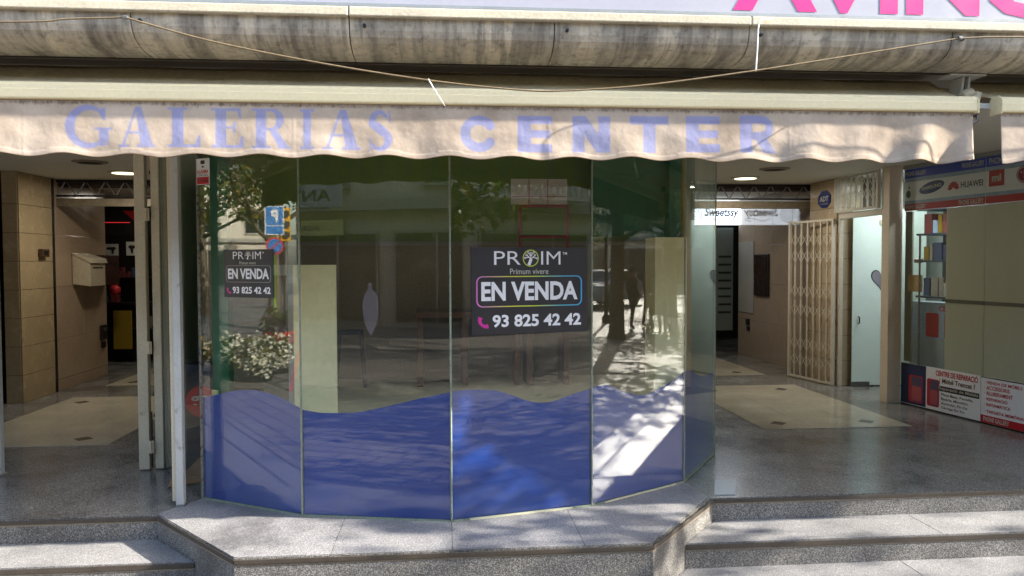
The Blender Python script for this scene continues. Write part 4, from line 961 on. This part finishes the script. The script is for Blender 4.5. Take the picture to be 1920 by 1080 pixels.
# notes and stock behind the sliding door
one(F5.box(MB(), .06, .25, 1.50, 1.66, -.0015, .0005).build('handwritten_note', M_lwood, None), 'handwritten cream note taped to the phone shop door', 'note')
t = thing('shop_shelves', 'dark blue shelves of phone boxes behind the phone shop door', 'shelf', F5.p(.3, PL, -.5))
def fb(name, m, s0, s1, z0, z1, n0, n1, par): mb = MB(); F5.box(mb, s0, s1, z0, z1, n0, n1); return mb.build(name, m, par)
fb('back', mat('shelf_blue', C('20303f'), .5), -.3, 1.0, PL, 2.6, -.75, -.72, t)
for z in (1.42, 1.78, 2.05, 2.3): fb('shelf', mat('shelf_edge_blue', C('33404c'), .4) if 'shelf_edge_blue' not in MATS else MATS['shelf_edge_blue'], -.3, 1.0, z, z+.02, -.72, -.40, t)
rg = random.Random(5)
for z in (1.4405, 1.8005, 2.0705, 2.3205):
    s = -.25
    while s < .95:
        w = rg.uniform(.035, .11); fb('phone_box', rg.choice([cols[3], cols[1], M_skybl, M_pdim, M_skybl, cols[1], M_yell, cols[2]]), s, s+w, z, z+rg.uniform(.10, .2), -.6, -.45, t); s += w+rg.uniform(.004, .02)
t = thing('display_box', 'white counter with a phone repair poster behind the phone shop door', 'counter', F5.p(.3, PL, -.3))
fb('body', mat('pale_blue_counter', C('aab8bd'), .4), -.05, .8, PL+.002, 1.40, -.30, -.12, t)
fb('poster', M_skybl, .0, .75, 1.05, 1.39, -.1195, -.117, t); mb = MB(); text(mb, F5, 'CENTRE DE', .33, .72, 1.32, 1.37, -.116, .03); mb.build('lettering', M_pred, t)
for s0 in (.17, .40): mb = MB(); F5.poly(mb, rrect(s0, s0+.16, 1.07, 1.30, .02), -.1165, -.116); mb.build('phone_print', M_pred, t)

# ================================================================== THE STREET BEHIND THE CAMERA (seen in the glass)
M_winglass = mat('far_window_glass', C('2a3036'), .08, 0, .1)
M_winfr = mat('far_window_frame', C('a9a498'), .5)
M_shopdark = mat('far_shop_glass', C('6b695e'), .1, 0, .5, 1.5)
def facade(name, label, f, L, h, wallm, storey, bays, shop=True, depth=8):
    t = thing(name, label, 'building', f.p(L/2, 0, -depth/2))
    mb = MB(); f.box(mb, 0, L, 0, h, -depth, 0); mb.build('wall', wallm, t)
    mb = MB(); f.box(mb, -.2, L+.2, h, h+.35, -.5, .45); mb.build('roof_cornice', M_winfr, t)
    mb = MB(); f.box(mb, 0, L, storey-.25, storey+.05, .0, .35); mb.build('floor_cornice', M_winfr, t)
    w = L/bays
    for i in range(bays):
        s = i*w
        if shop:
            sh = MB(); f.box(sh, s+.25, s+w-.25, .12, storey-.9, .005, .04); so_ = sh.build('shop_pane', M_shopdark, t)
            mb = MB()
            for k in range(4): q = s+.25+(w-.55)*k/3; f.box(mb, q, q+.06, .1, storey-.9, .041, .09)
            f.box(mb, s+.2, s+w-.2, storey-.9, storey-.8, .041, .12); f.box(mb, s+.2, s+w-.2, .0, .12, .041, .12); mb.build('shop_frame', M_winfr, so_)
        z = storey+.5
        while z+1.9 < h:
            mb = MB(); f.box(mb, s+w*.28, s+w*.72, z, z+1.75, .004, .03); wi = mb.build('window', M_winglass, t)
            mb = MB(); a, b = s+w*.28, s+w*.72
            f.box(mb, a-.08, a, z-.05, z+1.83, .0305, .09); f.box(mb, b, b+.08, z-.05, z+1.83, .0305, .09); f.box(mb, a, b, z+1.75, z+1.83, .0305, .09); f.box(mb, a-.12, b+.12, z-.12, z-.05, .0305, .16); f.box(mb, (a+b)/2-.03, (a+b)/2+.03, z-.05, z+1.75, .0305, .07)
            mb.build('frame', M_winfr, wi); z += 3.0
    return t
Wa = mat('stone_grey_facade', C('cfc6b2'), .8, 0, .15, 1, 20); Wb = mat('pale_facade', C('dfd8c6'), .8, 0, .12, 1, 20); Wc = mat('ochre_facade', C('b08d62'), .8, 0, .12, 1, 20)
YO = -11.5
o1 = facade('opposite_building', 'grey stone building across the street, seen mirrored in the second pane', Fr((0, YO), (-22, YO)), 22, 7.2, Wa, 3.5, 5)
o2 = facade('opposite_building', 'pale building with balustraded balcony across the street, seen mirrored in the third pane', Fr((22, YO), (.05, YO)), 21.95, 7.4, Wb, 3.5, 5)
facade('street_building', 'ochre house far along the street to the left, behind the flower stall', Fr((-22.1, YO), (-48, YO)), 25.9, 8, Wc, 3.6, 6)
facade('street_building', 'pale house far along the street to the right, beyond the parked car', Fr((48, YO), (22.1, YO)), 25.9, 8, Wa, 3.6, 6)
facade('street_building', 'pale neighbour house left of the arcade', Fr((-46, 4.45), (-14.05, 4.45)), 31.95, 10, Wb, 3.4, 7)
facade('street_building', 'ochre neighbour house right of the arcade', Fr((14.05, 4.45), (46, 4.45)), 31.95, 9, Wc, 3.4, 7)
facade('street_building', 'pale block closing the street far to the right', Fr((56, 8), (56, -14)), 22, 9, Wb, 3.6, 5)
facade('street_building', 'pale block closing the street far to the left', Fr((-58, -14), (-58, 8)), 22, 8, Wb, 3.6, 5)
# signs on the building opposite
fo = Fr((0, YO), (-22, YO))
t = thing('shop_sign', 'white shop sign with dark capitals across the street', 'sign', fo.p(11.2, 3.3, .4))
mb = MB(); fo.box(mb, 10.0, 12.4, 3.36, 4.02, .36, .42); mb.build('panel', M_signw, t)
mb = MB(); text(mb, fo, 'ANV', 10.35, 11.75, 3.52, 3.86, .425, .02); mb.build('lettering', M_pblack, t)
t = thing('shop_sign', 'pale yellow shop sign with dark capitals across the street', 'sign', fo.p(10.9, 2.6, .2))
mb = MB(); fo.box(mb, 10.1, 12.6, 2.58, 3.0, .13, .20); mb.build('panel', mat('yellow_sign', C('d2cd8c'), .5), t)
mb = MB(); text(mb, fo, 'JACQUELINE', 10.85, 11.75, 2.70, 2.86, .205, .02); mb.build('lettering', M_pblack, t)
# balcony with balusters
fo2 = Fr((22, YO), (.05, YO)); t = thing('balcony', 'white stone balcony with turned balusters across the street', 'balcony', fo2.p(12.5, 3.55, .5))
mb = MB(); fo2.box(mb, 9.6, 14.6, 3.56, 3.68, .36, 1.1); mb.build('slab', Wb, t)
mb = MB(); fo2.box(mb, 9.6, 14.6, 4.18, 4.27, .95, 1.12); mb.build('handrail', Wb, t)
pb = None
for k in range(24):
    c = fo2.p(9.75+k*.205, 3.681, 1.03); 
    b_ = MB().lathe((0, 0, 0), [(.05, 0), (.05, .05), (.03, .08), (.065, .22), (.035, .36), (.05, .44), (.05, .498)], 8)
    if pb is None: pb = b_.build('baluster', Wb, t, 0, True); pb.location = c-wloc(t)
    else: q = pb.copy(); COL.objects.link(q); q.parent = t; q.location = c-wloc(t)

# plane trees along the street
M_bark = mat('plane_bark', C('7d735f'), .9, 0, .4, 7, 30, .5)
def leafmat():
    m, t, b, o = nodes('plane_leaf')
    r = nd(t, 'ShaderNodeNewGeometry').outputs['Random Per Island']
    c = ramp(t, r, [(.0, (.05, .085, .018, 1)), (.45, (.085, .12, .022, 1)), (.8, (.20, .17, .03, 1)), (1.0, (.30, .22, .04, 1))])
    t.links.new(c, b.inputs['Base Color']); b.inputs['Roughness'].default_value = .55
    tl = nd(t, 'ShaderNodeBsdfTranslucent', {'Color': c}).outputs[0]
    t.links.new(nd(t, 'ShaderNodeMixShader', {0: .35, 1: b.outputs[0], 2: tl}).outputs[0], o.inputs[0])
    return m
M_leaf = leafmat()
def leaves(rng, centres, n, size):
    cs = np.array([c for c, r in centres]); rs = np.array([r for c, r in centres])
    k = rng.integers(0, len(cs), n); d = rng.normal(size=(n, 3)); d /= np.linalg.norm(d, axis=1)[:, None]
    p = cs[k]+d*rs[k][:, None]*(rng.random(n)**.45)[:, None]*np.array([1, 1, .75])
    a = rng.normal(size=(n, 3)); a /= np.linalg.norm(a, axis=1)[:, None]
    b = np.cross(a, rng.normal(size=(n, 3))); b /= np.linalg.norm(b, axis=1)[:, None]; c = np.cross(a, b)
    s = (size*(.6+.8*rng.random(n)))[:, None]
    v = np.stack([p-a*s, p-b*s*.62+c*s*.12, p+a*s*.9, p+b*s*.62+c*s*.12], 1).reshape(-1, 3)
    return v, np.arange(n*4).reshape(n, 4)
def tree(x, y, h, rad, label, n=3200, seed=1, zc=None):
    rng = np.random.default_rng(seed); rg = random.Random(seed)
    t = thing('plane_tree', label, 'tree', (x, y, 0), 'plane trees along the street')
    tr = MB().tube([(x, y, 0), (x+.03, y, .15), (x+.05, y, 1.2), (x-.02, y+.05, h*.38), (x+.03, y, h*.62)], [.24, .19, .16, .14, .07], 12)
    cs = []
    for k in range(9):
        a = k*2.4+rg.random(); z0 = h*(.30+.03*k); rr = rad*rg.uniform(.55, 1.0); e = (x+math.cos(a)*rr, y+math.sin(a)*rr, z0+h*rg.uniform(.12, .30))
        m_ = (x+math.cos(a)*rr*.45, y+math.sin(a)*rr*.45, z0+h*.06)
        tr.tube([(x, y, z0), m_, e], [.075, .05, .015], 7)
        cs.append((e, rad*.36)); cs.append(((m_[0], m_[1], m_[2]+h*.12), rad*.36))
        for q in range(2):
            f_ = (e[0]+rg.uniform(-.7, .7), e[1]+rg.uniform(-.7, .7), e[2]+rg.uniform(-.3, .8)); tr.tube([m_, f_], [.03, .008], 5); cs.append((f_, rad*.28))
    cs.append(((x, y, h*.85), rad*.5))
    tr.build('trunk', M_bark, t, 0, True)
    v, f = leaves(rng, cs, n, .085); me = bpy.data.meshes.new('crown'); me.from_pydata(v.tolist(), [], f.tolist())
    link('crown', me, M_leaf, t)
tree(8.4, .55, 7.0, 2.6, 'plane tree on the near pavement, closest to the awning on the right', 3000, 11)
tree(14.2, 1.2, 7.4, 2.8, 'plane tree on the near pavement, second from the arcade on the right', 5200, 12)
tree(21.5, 1.2, 7.6, 2.6, 'plane tree on the near pavement, third from the arcade on the right', 3000, 13)
tree(30, .9, 7.6, 2.8, 'plane tree on the near pavement, fourth from the arcade on the right', 3000, 14)
tree(-17, -.5, 7.4, 2.6, 'plane tree on the near pavement, beyond the flower stall', 3000, 15)
tree(-25, -.5, 7.4, 2.6, 'plane tree on the near pavement, far along to the left', 3000, 16)
tree(1.5, -1.9, 5.8, 2.2, 'smaller plane tree added right behind the viewer for its shade', 3600, 24)  # added tree: its crown shades the ground mirrored in the left pane
tree(.8, -7.4, 7.4, 2.5, 'plane tree by the far pavement, straight across from the kiosk', 3000, 17)
tree(15, -6.2, 7.4, 2.5, 'plane tree by the far pavement, in front of the balcony', 3000, 18)
tree(23.5, -6.2, 7.4, 2.5, 'plane tree by the far pavement, beyond the balcony', 3000, 19)
tree(-16, -6.4, 7.4, 2.5, 'plane tree by the far pavement, left of the white shop sign', 3000, 20)

tree(38, .6, 7.4, 2.8, 'plane tree on the near pavement, fifth from the arcade on the right', 3000, 21)
tree(33, -6.0, 7.4, 2.8, 'plane tree by the far pavement, far along to the right', 3000, 22)
tree(44, -3.0, 7.4, 3.0, 'plane tree standing before the block that closes the street', 3200, 23)
# street lamp
t = thing('street_lamp', 'slim street lamp with glass lantern along the street to the right', 'street lamp', (18.7, -.2, 0))
MB().lathe((18.7, -.2, 0), [(.13, 0), (.13, .12), (.07, .25), (.05, .5), (.04, 2.5), (.06, 2.55)], 12).build('pole', M_black, t)
MB().lathe((18.7, -.2, 2.55), [(.08, 0), (.20, .35), (.21, .37)], 10).build('lantern', mat('lantern_glass', C('d8d8cc'), .3), t)
MB().lathe((18.7, -.2, 2.921), [(.24, 0), (.10, .2), (.02, .32)], 10).build('cap', M_black, t)
# road signs
t = thing('road_sign', 'blue parking sign above a round no-parking sign on a post', 'road sign', (-12.4, .9, 0))
MB().tube([(-12.42, .88, 0), (-12.42, .88, 2.95)], .03, 10).build('post', mat('lime_post', C('7fae3c'), .5), t)
fs = Fr((-12.37, 1.08), (-12.43, .68))
fs = Fr((-12.38, .70), (-12.44, 1.08))
mb = MB(); fs.box(mb, -.01, .37, 2.36, 2.95, .02, .03); mb.build('edge', M_pwhite, t)
mb = MB(); fs.box(mb, .01, .35, 2.56, 2.93, .031, .035); fs.box(mb, .01, .35, 2.38, 2.54, .031, .035); mb.build('panel', mat('sign_blue', C('2a7fd0'), .4), t)
mb = MB(); text(mb, fs, 'P', .11, .25, 2.62, 2.88, .036, .04); mb.build('lettering', M_pwhite, t)
mb = MB(); fs.poly(mb, circ(.18, 2.14, .18), .02, .03); mb.build('round_rim', M_pred, t)
mb = MB(); fs.poly(mb, circ(.18, 2.14, .14), .031, .034); mb.build('round_field', MATS['sign_blue'], t)
mb = MB(); fs.poly(mb, [(.08, 2.22), (.10, 2.24), (.28, 2.06), (.26, 2.04)], .035, .037); mb.build('slash', M_pred, t)
t = thing('traffic_light', 'yellow traffic light housing beside the parking sign', 'traffic light', (-12.9, .5, 0))
MB().tube([(-12.9, .5, 0), (-12.9, .5, 2.3)], .05, 10).build('post', M_steel, t)
MB().box(-13.0, -12.82, .40, .62, 2.25, 2.95).build('housing', mat('signal_yellow', C('e0a818'), .4), t, .02)
for z in (2.38, 2.6, 2.82): MB().lathe((-12.819, .51, z), [(.07, 0), (.075, .05), (.06, .05)], 12, Matrix.Rotation(R(90), 4, 'Y')).build('visor', M_black, t)
# flower stall
M_petal = mat('white_petal', C('e6e6d2'), .7, 0, .1, 20)
def flowers(x, y, r, z0, z1, n, m, label, potm, seed):
    t = thing('flower_tub', label, 'flowers', (x, y, 0))
    MB().lathe((x, y, 0), [(r*.55, 0), (r*.75, z0*.96), (r*.8, z0), (r*.7, z0), (r*.65, z0*.9)], 16).build('tub', potm, t, 0, True)
    rng = np.random.default_rng(seed)
    v, f = leaves(rng, [((x, y, (z0+z1)/2+.02), r), ((x+r*.5, y, z0+.05), r*.7), ((x-r*.5, y+.05, z0+.08), r*.7)], n, .035); me = bpy.data.meshes.new('blossom'); me.from_pydata(v.tolist(), [], f.tolist()); link('blossom', me, m, t)
    v, f = leaves(rng, [((x, y, (z0+z1)/2-.05), r*.95)], n//2, .05); me = bpy.data.meshes.new('foliage'); me.from_pydata(v.tolist(), [], f.tolist()); link('foliage', me, M_leaf, t)
flowers(-8.6, 2.35, .42, .22, .62, 900, M_petal, 'tub of white flowers on the pavement, nearest to the kiosk', M_grout, 3)
flowers(-9.5, 2.55, .36, .22, .60, 800, M_petal, 'tub of white flowers behind the nearest one', M_grout, 4)
flowers(-9.2, 1.85, .34, .22, .58, 700, M_petal, 'tub of white flowers next to the red planter', M_grout, 5)
flowers(-10.0, 3.0, .3, .25, .62, 500, mat('yellow_petal', C('e0b422'), .7), 'tub of yellow flowers close to the shop fronts', M_grout, 6)
flowers(-10.6, 1.35, .40, .55, 1.0, 500, mat('mauve_petal', C('6a5a70'), .7), 'tall red planter with dull mauve blooms', mat('orange_red_planter', C('d8452c'), .45), 7)
t = thing('signboard_stand', 'leaning red metal stand beside the flower tubs', 'stand', (-7.6, 2.0, 0))
MB().tube([(-7.7, 1.75, 0), (-7.45, 1.9, 1.15)], .022, 8).build('leg', M_red, t); MB().tube([(-7.3, 2.25, 0), (-7.45, 1.9, 1.15)], .022, 8).build('leg', M_red, t)
MB().tube([(-7.62, 1.8, .4), (-7.36, 2.13, .4)], .015, 8).build('crossbar', M_red, t)
# people: one continuous skinned body each
def person(x, y, rot, h, label, coat, trous, hair, stride=.12):
    J = [(0, 0, .53), (0, 0, .60), (0, 0, .72), (0, 0, .80), (0, .0, .845), (0, -.005, .90), (0, -.01, .965),
         (.055, 0, .51), (.058, -stride*.4, .29), (.06, -stride*.1, .045), (.06, -stride*.1-.075, .012),
         (-.055, 0, .51), (-.058, stride*.2, .29), (-.06, stride*.6, .05), (-.06, stride*.6-.07, .014),
         (.105, 0, .795), (.13, .02, .63), (.12, -.06, .50), (.118, -.075, .455), (-.105, 0, .795), (-.13, .02, .63), (-.12, -.05, .50), (-.118, -.065, .455)]
    E_ = [(0, 1), (1, 2), (2, 3), (3, 4), (4, 5), (5, 6), (0, 7), (7, 8), (8, 9), (9, 10), (0, 11), (11, 12), (12, 13), (13, 14), (3, 15), (15, 16), (16, 17), (17, 18), (3, 19), (19, 20), (20, 21), (21, 22)]
    RA = [.085, .08, .085, .062, .032, .056, .042, .055, .038, .026, .022, .055, .038, .026, .022, .040, .030, .022, .018, .040, .030, .022, .018]
    me = bpy.data.meshes.new('tmp'); me.from_pydata([(a*h, b*h, c*h) for a, b, c in J], E_, []); ob = bpy.data.objects.new('tmp', me); COL.objects.link(ob)
    ob.modifiers.new('skin', 'SKIN'); ob.modifiers.new('sub', 'SUBSURF').levels = 2
    if not me.skin_vertices: 
        bm = bmesh.new(); bm.from_mesh(me); bm.verts.layers.skin.verify(); bm.to_mesh(me); bm.free()
    for i, r in enumerate(RA): me.skin_vertices[0].data[i].radius = (r*h, r*h*.8); me.skin_vertices[0].data[i].use_root = (i == 0)
    dg = bpy.context.evaluated_depsgraph_get(); m2 = bpy.data.meshes.new_from_object(ob.evaluated_get(dg)); bpy.data.objects.remove(ob)
    t = thing('person', label, 'person', (x, y, 0)); t.rotation_euler.z = rot
    for m in (coat, trous, MATS['skin'], M_black): m2.materials.append(m)
    for p in m2.polygons:
        z = p.center.z/h; p.material_index = 3 if z < .045 else 1 if z < .46 and abs(p.center.x) < .10*h else 2 if z > .83 or (z < .485 and abs(p.center.x) > .10*h) else 0; p.use_smooth = True
    b_ = bpy.data.objects.new('body', m2); COL.objects.link(b_); b_.parent = t
    hm = MB(); hm.lathe((0, .012*h, .865*h), [(.03*h, 0), (.056*h, .03*h), (.064*h, .075*h), (.05*h, .115*h), (.015*h, .135*h)], 14)
    hh = hm.build('hair', hair, None, 0, True); hh.location = hh.location; hh.parent = t
    return t
mat('skin', C('b98a6c'), .5)
person(17.0, .95, R(200), 1.68, 'person in a dark coat standing along the street, nearest the lamp', mat('dark_coat', C('2a2622'), .8), mat('dark_trousers', C('22242a'), .8), M_black)
person(17.6, 1.25, R(150), 1.62, 'person in a brown jacket standing beside the dark coat', mat('brown_jacket', C('5a3a2c'), .8), MATS['dark_trousers'], M_wood)
person(15.6, 2.0, R(60), 1.7, 'person in a long grey-brown coat pushing a pram', mat('taupe_coat', C('6a5a4a'), .8), MATS['dark_trousers'], M_black, .16)
t = thing('pram', 'dark pram with small wheels pushed along the street', 'pram', (16.2, 1.8, 0))
MB().prism([(-.3, .45), (.35, .45), (.45, .8), (.1, .72), (-.1, 1.0), (-.35, .95)], lambda p: (16.2+p[0], 1.6, p[1]), lambda p: (16.2+p[0], 2.0, p[1])).build('body', MATS['taupe_coat'], t, .03)
for dx in (-.3, .3):
    for dy in (1.58, 2.02): MB().lathe((16.2+dx, dy, .11), [(.11, -.02), (.11, .02)], 14, Matrix.Rotation(R(90), 4, 'X')).build('wheel', M_black, t)
for dy in (1.62, 1.98):
    MB().tube([(15.9, dy, .12), (16.3, dy, .5), (15.75, dy, 1.02)], .012, 6).build('frame', M_steel, t); MB().tube([(16.5, dy, .12), (16.1, dy, .5)], .012, 6).build('frame', M_steel, t)
# parked white car
def car(x, y, rz, label):
    t = thing('parked_car', label, 'car', (0, 0, 0)); Wp = mat('white_car_paint', C('cfd1d2'), .25, 0, .03, 2, 20, 0, .5, None, .6)
    side = [(-2.0, .30), (-2.05, .55), (-1.98, .86), (-1.2, .98), (-.55, 1.40), (.9, 1.46), (1.75, 1.02), (2.02, .92), (2.05, .45), (1.95, .28)]
    mb = MB(); n = len(side); vs = []
    for yy, k in ((-.84, 1), (-.80, 0), (.80, 0), (.84, 1)):
        for px, pz in side:
            tap = .13*max(0, (pz-.95)/.5); vs.append((px, yy*(1-tap), pz if k == 0 else pz-.03))
    fs = [tuple(range(n)), tuple(range(3*n, 4*n))[::-1]]
    for r_ in range(3):
        for i in range(n): fs.append((r_*n+i, r_*n+(i+1) % n, (r_+1)*n+(i+1) % n, (r_+1)*n+i))
    mb.add(vs, fs); mb.build('body', Wp, t, .03)
    for sy in (-1, 1):
        q = sy*.835
        MB().prism([(-.98, 1.0), (-.5, 1.36), (.05, 1.40), (.05, 1.0)], lambda p: (p[0], q*(1-.12*max(0, p[1]-.95)/.5)-.0, p[1]), lambda p: (p[0], (q+sy*.008)*(1-.12*max(0, p[1]-.95)/.5), p[1])).build('side_window', M_winglass, t)
        MB().prism([(.10, 1.0), (.10, 1.40), (.85, 1.40), (1.45, 1.03)], lambda p: (p[0], q*(1-.12*max(0, p[1]-.95)/.5), p[1]), lambda p: (p[0], (q+sy*.008)*(1-.12*max(0, p[1]-.95)/.5), p[1])).build('side_window', M_winglass, t)
        MB().box(-2.06, -1.96, sy*.55-.17, sy*.55+.17, .66, .80).build('headlight', M_pwhite, t, .02)
        MB().box(1.99, 2.07, sy*.62-.12, sy*.62+.12, .66, .88).build('tail_light', M_red, t, .02)
        for wx in (-1.28, 1.25):
            w_ = MB().lathe((wx, sy*.76, .31), [(.22, -.1), (.31, -.09), (.31, .09), (.22, .1)], 20, Matrix.Rotation(R(90), 4, 'X')).build('wheel', M_black, t)
            MB().lathe((wx, sy*.855, .31), [(.19, -.012), (.19, .012), (.05, .02)], 16, Matrix.Rotation(R(90), 4, 'X')).build('rim', M_steel, w_)
    MB().add([(-1.16, -.70, 1.005), (-1.16, .70, 1.005), (-.60, .63, 1.385), (-.60, -.63, 1.385)], [(0, 1, 2, 3)]).build('windscreen', M_winglass, t)
    MB().add([(1.70, -.66, 1.07), (1.70, .66, 1.07), (.98, .60, 1.445), (.98, -.60, 1.445)], [(0, 1, 2, 3)]).build('rear_window', M_winglass, t)
    MB().box(-2.075, -2.05, -.26, .26, .40, .51).build('number_plate', M_pwhite, t)
    t.location = (x, y, 0); t.rotation_euler.z = rz
car(27, -2.4, R(10), 'white car parked far along the street to the right')

# lit spots of the small shop behind the frosted door, seen between the transom bars
for k in range(3):
    x, y = 4.75+.22*k, 7.75-.05*k
    t = thing('spot_lamp', ('left', 'middle', 'right')[k]+'most tiny lit ceiling spot seen between the transom bars' if k != 1 else 'middle one of the tiny lit ceiling spots seen between the transom bars', 'lamp', (x, y, CE), 'lit ceiling spots behind the transom')
    MB().lathe((x, y, CE-.03), [(.035, 0), (.045, .01), (.045, .029)], 16).build('housing', M_white, t)
    MB().lathe((x, y, CE-.034), [(.028, 0), (.03, .0035)], 16).build('lens', emis('spot_glow', (1, .98, .92, 1), 1.5) if 'spot_glow' not in MATS else MATS['spot_glow'], t)
    l = bpy.data.lights.new('spot_light', 'AREA'); l.shape = 'DISK'; l.size = .06; l.energy = .75; l.color = (.92, 1, .97)
    lo = bpy.data.objects.new('spot_light', l); COL.objects.link(lo); lo.parent = t; lo.location = (0, 0, -.045)
t = thing('display_lamp', 'small white lit fitting above the phone shop shelves', 'lamp', F5.p(.35, 2.62, -.3))
mb = MB(); F5.box(mb, .1, .6, 2.60, 2.64, -.33, -.27); mb.build('housing', M_white, t, .004)
mb = MB(); F5.box(mb, .12, .58, 2.592, 2.599, -.32, -.28); mb.build('tube', emis('tube_glow', (.85, .93, 1, 1), .8), t)
l = bpy.data.lights.new('tube_light', 'AREA'); l.shape = 'RECTANGLE'; l.size = .45; l.size_y = .05; l.energy = 3.0; l.color = (.82, .92, 1)
lo = bpy.data.objects.new('tube_light', l); COL.objects.link(lo); lo.parent = t; lo.location = (0, 0, -.04)
lo.rotation_euler = (0, 0, math.atan2(F5.u.y, F5.u.x))
